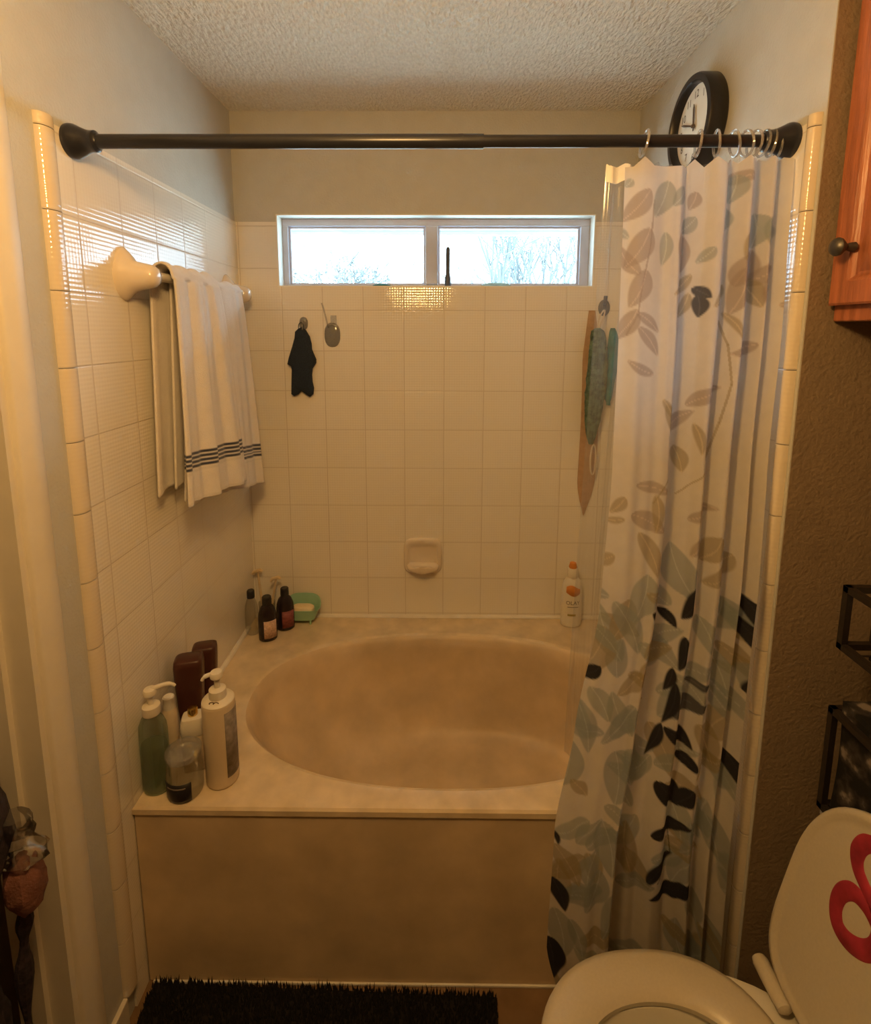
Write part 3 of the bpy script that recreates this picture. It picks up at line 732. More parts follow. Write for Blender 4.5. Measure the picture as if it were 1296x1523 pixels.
# right end of the back wall: hook, net scrubber, loofah band, teal cloth
h3 = thing('wall_hook', (.618, YB, 1.775), 'dark wall hook at the right end of the back wall above the scrubbers', 'hook')
bm = B(); lathe(bm, (.615, YB, 1.775), [(.022, 0), (.021, -.005), (.012, -.009)], 20, 'y', sy=1.4)
obj('pad', bm, M['darkgrey'], h3)
bm = B(); tube(bm, bez((.615, YB-.006, 1.785), (.605, YB-.03, 1.80), (.600, YB-.060, 1.785), (.600, YB-.064, 1.815)), [.007]*13, 8)
tube(bm, bez((.615, YB-.006, 1.77), (.605, YB-.03, 1.75), (.597, YB-.050, 1.745), (.597, YB-.052, 1.765)), .006, 8)
obj('arm', bm, M['darkgrey'], h3)
bm = B(); rings = []
for k in range(41):
    t = k/40; z = 1.70-.435*t; r = .036*(math.sin(PI*min(1, .10+t*.9))**.45 if 0 < t < 1 else .12)
    r = max(r, .008); ring = []
    for i in range(30):
        a = 2*PI*i/30
        q = 1+.10*noise.noise(Vector((math.cos(a)*2.2, math.sin(a)*2.2, z*38)))+.06*math.sin(i*2.1+k*1.3)
        ring.append((.578+.006*math.sin(t*5)+r*q*math.cos(a), YB-.058+r*q*.85*math.sin(a), z))
    rings.append(ring)
loft(bm, rings)
scr = obj('net_scrubber', bm, M['scrub'], loc=(.578, YB-.058, 1.70))
tag(scr, 'long grey-green net body scrubber hanging at the right of the back wall', 'scrubber')
bm = B(); tube(bm, bez((.578, YB-.058, 1.695), (.575, YB-.06, 1.74), (.592, YB-.056, 1.76), (.600, YB-.056, 1.765)), .003, 7)
tube(bm, bez((.600, YB-.056, 1.765), (.605, YB-.056, 1.75), (.590, YB-.058, 1.72), (.582, YB-.058, 1.695)), .003, 7); obj('hanging_cord', bm, M['cord'], scr)
bm = B(); pts = [(.583+.010*math.sin(2*PI*i/20)*(1.0 if i < 10 else 1), YB-.060, 1.205+.058*math.cos(2*PI*i/20)) for i in range(20)]
tube(bm, pts, .0032, 7, closed=True); obj('pull_loop', bm, M['cord'], scr)
bm = B(); rings = []
for k in range(31):
    t = k/30; z = 1.765-.80*t; w = .034*min(1, .35+t*3)*(1 if t < .8 else max(.04, math.cos((t-.8)/.2*PI/2)))
    x = .570+.010*math.sin(t*3); rings.append([(x-w, YB-.006, z), (x, YB-.010, z), (x+w, YB-.006, z), (x+w, YB-.001, z), (x-w, YB-.001, z)])
loft(bm, rings)
tag(obj('loofah_band', bm, M['strap'], loc=(.57, YB-.006, 1.76)), 'long brown back scrubbing band hanging behind the net scrubber', 'scrubbing band')
bm = B(); rings = []
for k in range(25):
    t = k/24; z = 1.70-.29*t; w = .008+.018*math.sin(PI*min(1, t*1.05))**.6; x = .642+.006*math.sin(t*6)
    rings.append([(x+w*math.cos(2*PI*i/16), YB-.030+.5*w*math.sin(2*PI*i/16)*(1+.2*math.sin(i*3+k)), z) for i in range(16)])
loft(bm, rings)
tag(obj('bath_cloth', bm, M['teal'], loc=(.64, YB-.03, 1.76)), 'teal bath cloth hanging beside the grey-green net scrubber', 'cloth')

# on the window sill
bm = B(); sx, sy = .028, D+.030; z0 = WZ0+e
lathe(bm, (sx, sy, z0), [(.011, 0), (.012, .004), (.012, .03), (.0085, .045), (.0075, .050), (.0075, .138), (.006, .145), (.002, .147)], 14)
tag(obj('slim_wand', bm, M['darkgrey'], loc=(sx, sy, z0)), 'slim dark wand standing on the window sill right of the mullion', 'wand')
def sill_thing(name, x0, x1, h, m, label, cat):
    bm = B(); n = 14; rings = []
    for k in range(n+1):
        t = k/n; x = x0+(x1-x0)*t; hh = h*(.35+.65*math.sin(PI*t)**.5); dy = .022*(.4+.6*math.sin(PI*t)**.5)
        rings.append([(x, D+.025+dy*math.cos(2*PI*i/12), z0+hh/2+hh/2*math.sin(2*PI*i/12)) for i in range(12)])
    loft(bm, rings); return tag(obj(name, bm, m, loc=((x0+x1)/2, D+.025, z0)), label, cat)
sill_thing('razor_cover', .155, .268, .016, M['greenclear'], 'flat pale green translucent case lying on the right of the window sill', 'case')
sill_thing('sponge_stick', -.258, -.188, .009, M['teal'], 'small flat teal bar lying on the left of the window sill', 'bar')

# ================================================================== CLOCK
ck = thing('wall_clock', (XR, 1.515, 2.238), 'round black rimmed wall clock on the right wall above the rod', 'clock')
cy_, cz_, cr = 1.515, 2.238, .126
bm = B(); lathe(bm, (XR, cy_, cz_), [(cr-.004, 0), (cr, -.004), (cr, -.040), (cr-.003, -.046), (cr-.018, -.047), (cr-.022, -.040), (cr-.023, -.026)], 64, 'x', cap0=True, cap1=False); obj('rim', bm, M['black'], ck, angle=50)
bm = B(); lathe(bm, (XR, cy_, cz_), [(cr-.021, -.024), (cr-.021, -.026)], 64, 'x'); obj('dial', bm, M['clockface'], ck)
def cf(u, v, w): return (XR-.0263-w, cy_-u, cz_+v)
for hN in range(1, 13):
    a = PI/2-hN*PI/6
    text_obj('numeral', str(hN), .028, M['ink'], ck, lambda u, v, w, a=a: cf(u+.080*math.cos(a), v+.080*math.sin(a), abs(w)), .0003)
for name, ang, L, w in (('hour_hand', -4*PI/180, .058, .0042), ('minute_hand', -70*PI/180, .080, .003)):
    bm = B(); d = Vector((math.sin(ang), math.cos(ang))); q = Vector((d.y, -d.x))
    pts = [d*-.012-q*w*.6, d*-.012+q*w*.6, d*L*.8+q*w, d*L, d*L*.8-q*w]
    loft(bm, [[cf(p.x, p.y, .003) for p in pts], [cf(p.x, p.y, .0045) for p in pts]]); obj(name, bm, M['ink'], ck, smooth=False)
bm = B(); lathe(bm, (XR-.027, cy_, cz_), [(.005, 0), (.005, -.007), (.002, -.009)], 12, 'x'); obj('hub', bm, M['ink'], ck)

# ================================================================== BOTTLES ON THE TUB DECK, FRONT LEFT CORNER
Z0 = ZD+.0005
def pump_head(par, c, z, m, ang, rn=.012, hh=.05, spout=.05, up=0.):
    """collar, stem and spouted head on top of a bottle"""
    x, y = c
    bm = B(); lathe(bm, (x, y, z), [(rn*1.25, 0), (rn*1.3, .002), (rn*1.25, .022), (rn*.9, .025), (rn*.5, .026)], 24); obj('collar', bm, m, par)
    d = Vector((math.cos(ang), math.sin(ang), 0)); zt = z+.026+hh*.45
    bm = B(); lathe(bm, (x, y, z+.025), [(rn*.42, 0), (rn*.42, hh*.5)], 12)
    lathe(bm, (x, y, zt), [(rn*.75, 0), (rn*.95, .003), (rn*1.0, .012), (rn*.85, .017), (rn*.3, .019)], 20)
    b0 = Vector((x, y, zt+.012))
    tube(bm, bez(b0, b0+d*spout*.5+Vector((0, 0, up)), b0+d*spout*.9+Vector((0, 0, up)), b0+d*spout+Vector((0, 0, up-.012))), [.0062]*4+[.0055]*5+[.0042]*4, 10)
    obj('pump_head', bm, m, par)

# green pump bottle
c = (-.721, 1.174); g = thing('soap_bottle', (*c, Z0), 'translucent green pump bottle nearest the left wall on the tub deck', 'pump bottle')
bm = B(); lathe(bm, (*c, Z0), [(.030, 0), (.0335, .004), (.0345, .012), (.0345, .165), (.033, .182), (.026, .200), (.016, .212), (.014, .216)], 32, sy=.8); obj('body', bm, M['greenclear'], g)
bm = B(); lathe(bm, (*c, Z0), [(.028, .005), (.0315, .01), (.0315, .13), (.01, .1305)], 28, sy=.78); obj('gel', bm, M['liquid'], g)
pump_head(g, c, Z0+.213, M['white'], .35, .0165, .052, .056, .012)
# slim pale bottle
c = (-.722, 1.255); g = thing('lotion_bottle', (*c, Z0), 'slim cream bottle between the green pump bottle and the brown bottles', 'bottle')
bm = B(); lathe(bm, (*c, Z0), [(.017, 0), (.019, .003), (.019, .15), (.015, .165)], 24); obj('body', bm, M['cream'], g)
bm = B(); lathe(bm, (*c, Z0), [(.015, .164), (.0155, .166), (.0145, .196), (.011, .199)], 24); obj('cap', bm, M['white'], g)
# two brown bottles standing on their caps
def brown_bottle(c, h, w, d, label, rot):
    g = thing('shampoo_bottle', (*c, Z0), label, 'shampoo bottle', 'brown bottles on the tub deck')
    bm = B(); rings = []
    for z, kw, kd in ((.030, .62, .70), (.045, .72, .80), (h*.45, .84, .92), (h*.8, .98, 1), (h*.93, 1, 1), (h*.985, .95, .93), (h, .80, .75)):
        rings.append([Vector((kw*w*math.copysign(abs(math.cos(2*PI*i/36))**.42, math.cos(2*PI*i/36)), kd*d*math.copysign(abs(math.sin(2*PI*i/36))**.42, math.sin(2*PI*i/36)), z)) for i in range(36)])
    R_ = Matrix.Rotation(rot, 3, 'Z')
    rings = [[R_@p+Vector((*c, Z0)) for p in r] for r in rings]
    loft(bm, rings); obj('body', bm, M['brown'], g, angle=60)
    bm = B(); lathe(bm, (*c, Z0), [(w*.5, 0), (w*.52, .002), (w*.52, .028), (w*.45, .031)], 28, sy=.8, rot=rot); obj('cap', bm, M['black'], g)
brown_bottle((-.700, 1.330), .262, .038, .030, 'dark brown bottle standing on its cap, in front of the other brown bottle', .25)
brown_bottle((-.700, 1.425), .238, .034, .027, 'dark brown bottle standing on its cap, behind the other brown bottle', .25)
# cream square bottle with gold collar
c = (-.655, 1.246); g = thing('perfume_bottle', (*c, Z0), 'cream square shouldered bottle with gold neck behind the dark jar', 'bottle')
bm = B(); lathe(bm, (*c, Z0), [(.026, 0), (.029, .003), (.029, .098), (.027, .103), (.025, .104)], 40, power=6, sy=.8, rot=.3); obj('body', bm, M['cream'], g)
bm = B(); lathe(bm, (*c, Z0), [(.030, .104), (.031, .106), (.031, .138), (.026, .150), (.018, .153)], 40, power=5, sy=.8, rot=.3); obj('shoulder_cap', bm, M['white'], g)
bm = B(); lathe(bm, (*c, Z0), [(.0125, .152), (.0125, .168), (.011, .172), (.004, .173)], 24); obj('gold_neck', bm, M['gold'], g)
# clear jar with dark contents
c = (-.644, 1.166); g = thing('scrub_jar', (*c, Z0), 'clear wide jar with a dark label at the front edge of the tub deck', 'jar')
bm = B(); lathe(bm, (*c, Z0), [(.034, 0), (.040, .003), (.0425, .012), (.044, .055), (.044, .068), (.041, .082), (.040, .106), (.038, .108)], 36); obj('body', bm, M['bottleclear'], g)
bm = B(); rings = []
for z in (.004, .012, .058):
    k = .0405 if z < .01 else .0431 if z < .02 else .0447
    rings.append([(c[0]+k*math.cos(a), c[1]+k*math.sin(a), Z0+z) for a in [-2.55+1.75*i/20 for i in range(21)]])
loft(bm, rings, closed=False); lb = obj('dark_label', bm, M['black'], g)
s_ = lb.modifiers.new('paper', 'SOLIDIFY'); s_.thickness = .0006
bm = B(); rings = []
for z in (.044, .048): rings.append([(c[0]+.0452*math.cos(a), c[1]+.0452*math.sin(a), Z0+z) for a in [-2.2+1.1*i/16 for i in range(17)]])
loft(bm, rings, closed=False); lb2 = obj('label_stripe', bm, M['greylabel'], lb); s_ = lb2.modifiers.new('paper', 'SOLIDIFY'); s_.thickness = .0003
bm = B(); lathe(bm, (*c, Z0), [(.041, .104), (.0425, .106), (.0425, .120), (.040, .122)], 36); obj('lid', bm, M['clearplastic'], g)
# tall cream pump bottle
c = (-.566, 1.205); g = thing('shampoo_pump', (*c, Z0), 'tall white pump bottle with grey side label at the basin rim', 'pump bottle')
bm = B(); lathe(bm, (*c, Z0), [(.034, 0), (.039, .003), (.0405, .010), (.0405, .222), (.039, .229), (.034, .234), (.020, .237), (.016, .238)], 40); obj('body', bm, M['cream'], g)
bm = B(); rings = []
for z in (.03, .21): rings.append([(c[0]+.0411*math.cos(a), c[1]+.0411*math.sin(a), Z0+z) for a in [-.85+1.5*i/20 for i in range(21)]])
loft(bm, rings, closed=False); lb = obj('grey_label', bm, M['greylabel'], g); s_ = lb.modifiers.new('paper', 'SOLIDIFY'); s_.thickness = .0005
bm = B(); lathe(bm, (*c, Z0), [(.0395, .2290), (.0397, .2296), (.036, .2340), (.021, .2375), (.018, .2378)], 40, cap0=False, cap1=False); obj('shoulder', bm, M['white'], g)
bm = B()
for dx in (-.004, .006): tube(bm, [(c[0]+dx+.0065*math.cos(t), c[1]-.027+.0035*math.sin(t), Z0+.2372) for t in [i*.5 for i in range(9)]], .0012, 6)
obj('shoulder_mark', bm, M['ink'], g)
pump_head(g, c, Z0+.237, M['white'], PI+.35, .0165, .058, .034, .000)

# ================================================================== BACK LEFT CORNER
def slim_bottle(c, h, r, body, cap, label, lab=None, name='body_wash_bottle', sy=.75, rot=0, ch=.030, cr=.5):
    g = thing(name, (*c, Z0), label, 'bottle')
    bm = B(); hb = h-ch
    lathe(bm, (*c, Z0), [(r*.85, 0), (r*.98, .004), (r, .012), (r, hb*.62), (r*.93, hb*.76), (r*.72, hb*.9), (r*cr, hb*.98), (r*cr*.9, hb)], 32, sy=sy, rot=rot); obj('body', bm, body, g)
    bm = B(); lathe(bm, (*c, Z0+hb-.001), [(r*cr*1.12, 0), (r*cr*1.15, .003), (r*cr*1.1, ch-.003), (r*cr*.9, ch)], 24); obj('cap', bm, cap, g)
    if lab:
        bm = B(); rings = []
        for z in (hb*.10, hb*.58):
            rings.append([(c[0]+(r+.0006)*math.cos(a)*math.cos(rot)-(r+.0006)*sy*math.sin(a)*math.sin(rot), c[1]+(r+.0006)*math.cos(a)*math.sin(rot)+(r+.0006)*sy*math.sin(a)*math.cos(rot), Z0+z) for a in [-2.0+1.5*i/18 for i in range(19)]])
        loft(bm, rings, closed=False); o = obj('label', bm, lab, g); s_ = o.modifiers.new('paper', 'SOLIDIFY'); s_.thickness = .0004
    return g
slim_bottle((-.652, 1.832), .175, .034, M['darkbottle'], M['black'], 'dark bottle with a pale pink label, front one of the corner pair', M['peach_label'], rot=.35, cr=.46)
slim_bottle((-.606, 1.905), .172, .034, M['darkbottle'], M['black'], 'dark bottle with a dark red label beside the green soap basket', M['red_label'], rot=.35, cr=.42)
slim_bottle((-.725, 1.868), .180, .026, M['bottleclear'], M['black'], 'clear bottle with a small black cap in the back left corner', None, cr=.5)
# razors in a cup behind the bottles
cup = thing('razor_cup', (-.690, 1.940, Z0), 'clear cup holding beige razors in the back left corner', 'cup')
bm = B(); lathe(bm, (-.690, 1.940, Z0), [(.028, 0), (.030, .003), (.033, .09), (.031, .09), (.028, .006)], 28, cap1=True); obj('body', bm, M['bottleclear'], cup)
for k, (dx, dy, tx, ty, hh, lab) in enumerate(((-.014, .006, -.022, .010, .20, 'beige razor standing left in the clear corner cup'), (.010, -.004, .034, -.004, .182, 'beige razor leaning right in the clear corner cup'))):
    rz = thing('razor', (-.690+dx, 1.940+dy, Z0+.008), lab, 'razor', 'razors in the corner cup')
    p0 = Vector((-.690+dx, 1.940+dy, Z0+.010)); p1 = p0+Vector((tx, ty, hh))
    bm = B(); tube(bm, [p0, p0.lerp(p1, .4), p0.lerp(p1, .8), p1], [.0045, .0055, .0045, .004], 10); obj('handle', bm, M['razor'], rz)
    bm = B(); hd = p1; tube(bm, [hd+Vector((-.020, -.004, -.008)), hd+Vector((-.012, -.005, .004)), hd+Vector((.012, -.006, .010)), hd+Vector((.020, -.005, .004))], [.005, .0075, .0075, .005], 8); obj('head', bm, M['razor'], rz)
# green soap basket
sb = thing('soap_basket', (-.550, 1.953, Z0), 'mint green plastic soap basket on small feet in the back corner', 'soap basket')
bm = B(); n = 44
def br(a, b_, z, lift=0.):
    return [(-.550+a*math.copysign(abs(math.cos(2*PI*i/n))**.55, math.cos(2*PI*i/n)), 1.950+b_*math.copysign(abs(math.sin(2*PI*i/n))**.55, math.sin(2*PI*i/n)), z+lift*max(0, math.sin(2*PI*i/n))) for i in range(n)]
loft(bm, [br(.042, .022, Z0+.018), br(.050, .027, Z0+.020), br(.068, .036, Z0+.060, .035), br(.072, .038, Z0+.066, .040), br(.069, .035, Z0+.066, .040), br(.064, .032, Z0+.058, .032), br(.046, .023, Z0+.024)])
obj('bowl', bm, M['green'], sb, angle=50)
for sx_ in (-.034, .034):
    for sy_ in (-.017, .017):
        bm = B(); lathe(bm, (-.550+sx_, 1.950+sy_, Z0), [(.004, 0), (.005, .022)], 10); obj('foot', bm, M['green'], sb)
bm = B(); rings = [[(-.548+k*.047*math.copysign(abs(math.cos(2*PI*i/32))**.6, math.cos(2*PI*i/32)), 1.946+k*.024*math.copysign(abs(math.sin(2*PI*i/32))**.6, math.sin(2*PI*i/32)), Z0+z) for i in range(32)] for k, z in ((.80, .026), (.95, .030), (1, .045), (.95, .066), (.75, .073), (.3, .075))]
loft(bm, rings); tag(obj('soap_bar', bm, M['soap'], loc=(-.548, 1.946, Z0+.026)), 'cream bar of soap lying in the mint green basket', 'soap')

# ================================================================== BODY WASH, BACK RIGHT
c = (.527, 1.945); g = thing('body_wash_bottle', (*c, Z0), 'white body wash bottle with orange top print at the back right', 'bottle')
OR, OS = .041, .62
prof = [(.036, 0), (.040, .004), (.0415, .015), (.041, .13), (.039, .165), (.034, .185), (.024, .200), (.018, .206)]
bm = B(); lathe(bm, (*c, Z0), prof, 40, sy=OS); obj('body', bm, M['white'], g)
bm = B(); lathe(bm, (*c, Z0), [(.020, .204), (.021, .206), (.021, .238), (.018, .242)], 28); obj('cap', bm, M['white'], g)
bm = B(); lathe(bm, (*c, Z0), [(.014, .240), (.016, .245), (.012, .262), (.004, .266)], 24); obj('flip_top', bm, M['orange'], g)
def ob(u, v, w, r=.0418):
    a = -PI/2+u/.041
    return (c[0]+(r+w)*math.cos(a), c[1]+(r+w)*OS*math.sin(a), Z0+v)
bm = B(); rings = []
for z0_, z1_ in ((0, 0),):
    us = [-.030+.060*i/20 for i in range(21)]
    lo = [ob(u, .142+.010*math.sin((u+.03)/.06*PI*1.2+2.6), .0002, .0405) for u in us]; hi = [ob(u, .170+.008*math.sin((u+.03)/.06*PI*1.5), .0002, .0392) for u in us]
    rings = [lo, [ob(u, .156, .0002, .0402) for u in us], hi]
loft(bm, rings, closed=False); o = obj('orange_swirl', bm, M['orange'], g); s_ = o.modifiers.new('print', 'SOLIDIFY'); s_.thickness = .0005
text_obj('lettering', 'OLAY', .022, M['ink'], g, lambda u, v, w: ob(u, v+.104, abs(w)), .0003)
bm = B(); loft(bm, [[ob(-.022+.044*i/12, z, .0003) for i in range(13)] for z in (.086, .088)], closed=False); o = obj('underline', bm, M['ink'], g); s_ = o.modifiers.new('print', 'SOLIDIFY'); s_.thickness = .0004
bm = B(); loft(bm, [[ob(-.020+.032*i/12, z, .0003) for i in range(13)] for z in (.050, .058)], closed=False); o = obj('print_block', bm, M['gold_ink'], g); s_ = o.modifiers.new('print', 'SOLIDIFY'); s_.thickness = .0004

# ================================================================== BATH MAT
bmt = thing('bath_mat', (-.295, .83, 0), 'black shaggy bath mat on the floor in front of the tub', 'bath mat')
bm = B()
def mring(k, z): return [(x, y, z) for x, y in ((-.735-k, .575-k), (.145+k, .545-k), (.148+k, 1.092+k), (-.735-k, 1.112+k))]
loft(bm, [mring(-.01, .0), mring(0, .004), mring(0, .012), mring(-.008, .016)]); obj('backing', bm, M['mat_pile'], bmt, smooth=False)
rm = random.Random(2); bm = B()
for k in range(20000):
    x = rm.uniform(-.735, .147); y = rm.uniform(.56, 1.114-.018*(x+.735)/.88)
    a = rm.uniform(0, 2*PI); r = .0032; h_ = rm.uniform(.019, .023); lx_, ly_ = rm.gauss(0, .003), rm.gauss(0, .003)
    b_ = [bm.verts.new((x+r*math.cos(a+q), y+r*math.sin(a+q), .013)) for q in (0, 2.1, 4.2)]; t_ = bm.verts.new((x+lx_, y+ly_, .013+h_))
    for i in range(3): bm.faces.new((b_[i], b_[(i+1) % 3], t_))
o = obj('pile', bm, M['mat_pile'], bmt, smooth=False); o['kind'] = 'stuff'

# ================================================================== TOILET
TY = .718
to = thing('toilet', (.55, TY, 0), 'white toilet with its seat lid raised, beside the tub', 'toilet')
def egg(cx, a0, a1, b_, z, n=48, p=2.15):
    r = []
    for i in range(n):
        t = 2*PI*i/n; c, s = math.cos(t), math.sin(t); a = a1 if c > 0 else a0
        r.append((cx+a*math.copysign(abs(c)**(2/p), c), TY+b_*math.copysign(abs(s)**(2/p), s), z))
    return r
bm = B()
rings = [egg(.55, .22, .24, .125, 0), egg(.55, .225, .24, .13, .015), egg(.55, .20, .235, .115, .06), egg(.54, .20, .24, .115, .15), egg(.50, .23, .26, .145, .26), egg(.455, .26, .29, .172, .345), egg(.44, .27, .30, .180, .385), egg(.44, .268, .30, .180, .398), egg(.44, .255, .29, .168, .402),
         egg(.42, .185, .18, .108, .400), egg(.42, .175, .17, .100, .375), egg(.43, .15, .14, .09, .30), egg(.45, .10, .09, .06, .22), egg(.46, .05, .05, .035, .20)]
loft(bm, rings); obj('bowl', bm, M['white_ceramic'], to, angle=60)
bm = B(); loft(bm, [egg(.445, .125, .12, .078, .268), egg(.445, .125, .12, .078, .2685)]); obj('water', bm, M['glass'], to)
bm = B(); box(bm, .66, .80, TY-.10, TY+.10, .30, .398); obj('tank_shelf', bm, M['white_ceramic'], to, bevel=.02)
# seat ring
SX = .425
def seat(k, z, a0=.245, a1=.212, b_=.193): return egg(SX, a0+k, a1+k, b_+k, z, 64, 2.3)
def hole(k, z): return egg(SX-.012, .155+k, .150+k, .108+k, z, 64, 2.1)
bm = B(); rings = [hole(0, .404), seat(-.006, .404), seat(0, .410), seat(-.003, .420), seat(-.016, .426), hole(.030, .426), hole(.010, .421), hole(0, .413), hole(0, .404)]
loft(bm, rings, False, False); obj('seat', bm, M['seat_plastic'], to, angle=50)
# raised lid, leaning back on the tank
LK = .22; lx0, lz0 = .662, .432
def lidp(v, y, n): # v along the lid, n towards the front
    q = math.hypot(1, LK); return (lx0+v*LK/q-n/q, y, lz0+v/q+n*LK/q)
LH = .445
def lring(k, n):
    r = []; m_ = 72
    for i in range(m_):
        t = i/m_
        ang = 2*PI*t; c, s = math.cos(ang), math.sin(ang)
        if s >= 0: v = .215+(LH-.215)*abs(s)**(2/2.35); w = .190*abs(c)**(2/2.35)
        else: v = .215-.215*abs(s)**(2/5.); w = (.190-.008*abs(s)**2)*abs(c)**(2/7.)
        w = math.copysign(w, c)
        vm = .21
        r.append(lidp(vm+(v-vm)*(1-k/.2), TY+w*(1-k/.19), n))
    return r
bm = B(); loft(bm, [lring(.004, -.016), lring(0, -.012), lring(0, -.002), lring(.003, .003), lring(.010, .004), lring(.016, .000), lring(.024, -.001)])
lid = obj('lid', bm, M['seat_plastic'], to, angle=50)
def brush(pts, ws, name):
    P_ = []
    pts = [Vector((p[0], p[1], 0)) for p in pts]
    sm = []; wv = []
    for i in range(len(pts)-1):
        p0 = pts[max(i-1, 0)]; p1 = pts[i]; p2 = pts[i+1]; p3 = pts[min(i+2, len(pts)-1)]
        for k in range(8):
            t = k/8; sm.append(.5*((2*p1)+(-p0+p2)*t+(2*p0-5*p1+4*p2-p3)*t*t+(-p0+3*p1-3*p2+p3)*t**3)); wv.append(ws[i]+(ws[i+1]-ws[i])*t)
    bm = B(); prev = None
    for i, p in enumerate(sm):
        d = (sm[min(i+1, len(sm)-1)]-sm[max(i-1, 0)]).normalized(); q = Vector((-d.y, d.x, 0))
        row = []
        for s_, n_ in ((-1, -.0006), (-.8, .0012), (.8, .0012), (1, -.0006)):
            pp = p+q*wv[i]*s_
            vv = (pp.y-lz0)*math.hypot(1, LK)
            row.append(bm.verts.new(lidp(vv, pp.x, n_)))
        if prev:
            for k in range(3): bm.faces.new((prev[k], prev[k+1], row[k+1], row[k]))
        prev = row
    return obj(name, bm, M['red'], lid, angle=80)
brush([(.735, .820), (.765, .824), (.792, .806), (.800, .780), (.790, .758), (.768, .745), (.745, .735), (.728, .715), (.724, .685), (.738, .660), (.764, .644), (.788, .646), (.801, .668), (.800, .695), (.786, .716), (.765, .722), (.740, .716), (.70, .69), (.66, .66)],
      [.006, .010, .014, .015, .013, .012, .013, .013, .014, .015, .015, .015, .014, .014, .014, .013, .011, .010, .006], 'red_lettering')
for s_ in (-1, 1):
    bm = B(); yy = TY+s_*.142
    lathe(bm, (.654, yy-.045 if s_ < 0 else yy-.055, .424), [(.006, 0), (.012, .004), (.0135, .040), (.0135, .080), (.011, .088), (.005, .091)], 18, 'y', sx=1.2, sy=.95); obj('hinge', bm, M['seat_plastic'], to)
bm = B(); loft(bm, [[(.802, TY-.205, .40), (.802, TY+.195, .40), (1.0, TY+.205, .40), (1.0, TY-.215, .40)], [(.792, TY-.215, .55), (.792, TY+.205, .55), (1.01, TY+.21, .55), (1.01, TY-.22, .55)], [(.790, TY-.22, .715), (.790, TY+.208, .715), (1.01, TY+.212, .715), (1.01, TY-.224, .715)]])
obj('tank', bm, M['white_ceramic'], to, bevel=.015)
bm = B(); loft(bm, [[(.776-k, TY-.226-k, z), (.776-k, TY+.216+k, z), (1.015+k, TY+.218+k, z), (1.015+k, TY-.230-k, z)] for k, z in ((0, .715), (.002, .72), (.002, .738), (-.004, .744))])
obj('tank_lid', bm, M['white_ceramic'], to, bevel=.006)
bm = B(); lathe(bm, (.79, TY+.13, .66), [(.012, 0), (.012, -.012), (.004, -.014)], 16, 'x'); tube(bm, [(.779, TY+.13, .66), (.776, TY+.10, .655), (.776, TY+.06, .650)], [.005, .005, .004], 8)
obj('flush_lever', bm, M['chrome'], to)

# ================================================================== WIRE RACK ON THE TANK
TZ = .7445
rk = thing('wire_rack', (.90, .72, TZ), 'black two tier metal rack standing on the toilet tank', 'rack')
RX0, RX1, RY0, RY1 = .767, 1.000, .535, .922
def bar(bm, p0, p1, r=.006):
    p0, p1 = Vector(p0), Vector(p1); d = (p1-p0).normalized()
    up = Vector((0, 0, 1)) if abs(d.z) < .9 else Vector((1, 0, 0))
    a = d.cross(up).normalized()*r; b_ = a.cross(d).normalized()*r
    loft(bm, [[p+a+b_, p+a-b_, p-a-b_, p-a+b_] for p in (p0-d*r*.9, p1+d*r*.9)])
def frame_tier(z0, z1, name, mids):
    bm = B()
    for z in (z0, z1):
        bar(bm, (RX0, RY0, z), (RX0, RY1, z)); bar(bm, (RX1, RY0, z), (RX1, RY1, z)); bar(bm, (RX0, RY0, z), (RX1, RY0, z)); bar(bm, (RX0, RY1, z), (RX1, RY1, z))
    for x in (RX0, RX1):
        for y in (RY0, RY1): bar(bm, (x, y, z0), (x, y, z1))
    for x in mids:
        bar(bm, (x, RY0, z0), (x, RY0, z1)); bar(bm, (x, RY1, z0), (x, RY1, z1))
    for y in (RY0+.13, RY0+.26): bar(bm, (RX0, y, z0), (RX0, y, z1)); bar(bm, (RX1, y, z0), (RX1, y, z1))
    for k in range(1, 12): y = RY0+(RY1-RY0)*k/12; tube(bm, [(RX0, y, z0), (RX1, y, z0)], .0018, 6)
    obj(name, bm, M['wire'], rk, smooth=False)
frame_tier(1.095, 1.210, 'upper_basket', (RX0+.062, RX0+.14))
frame_tier(TZ+.006, .960, 'lower_basket', (RX0+.07, RX0+.14))
for y in (RY0+.02, RY1-.03):
    for x in (RX0+.055, RX1-.03):
        bm = B(); tube(bm, [(x-.018, y, 1.085), (x-.004, y, 1.062), (x+.004, y, 1.04), (x+.004, y, .965)], .0045, 8); bar(bm, (x-.020, y, 1.087), (x+.01, y, 1.087), .004)
        obj('upright', bm, M['wire'], rk)
bm = B(); lathe(bm, (.905, .83, 1.102), [(.018, 0), (.052, 0), (.054, .003), (.054, .097), (.052, .1), (.018, .1), (.018, .002)], 32); tag(obj('toilet_paper_roll', bm, M['paper'], loc=(.905, .83, 1.102)), 'white toilet paper roll in the upper tier of the black rack', 'toilet paper')
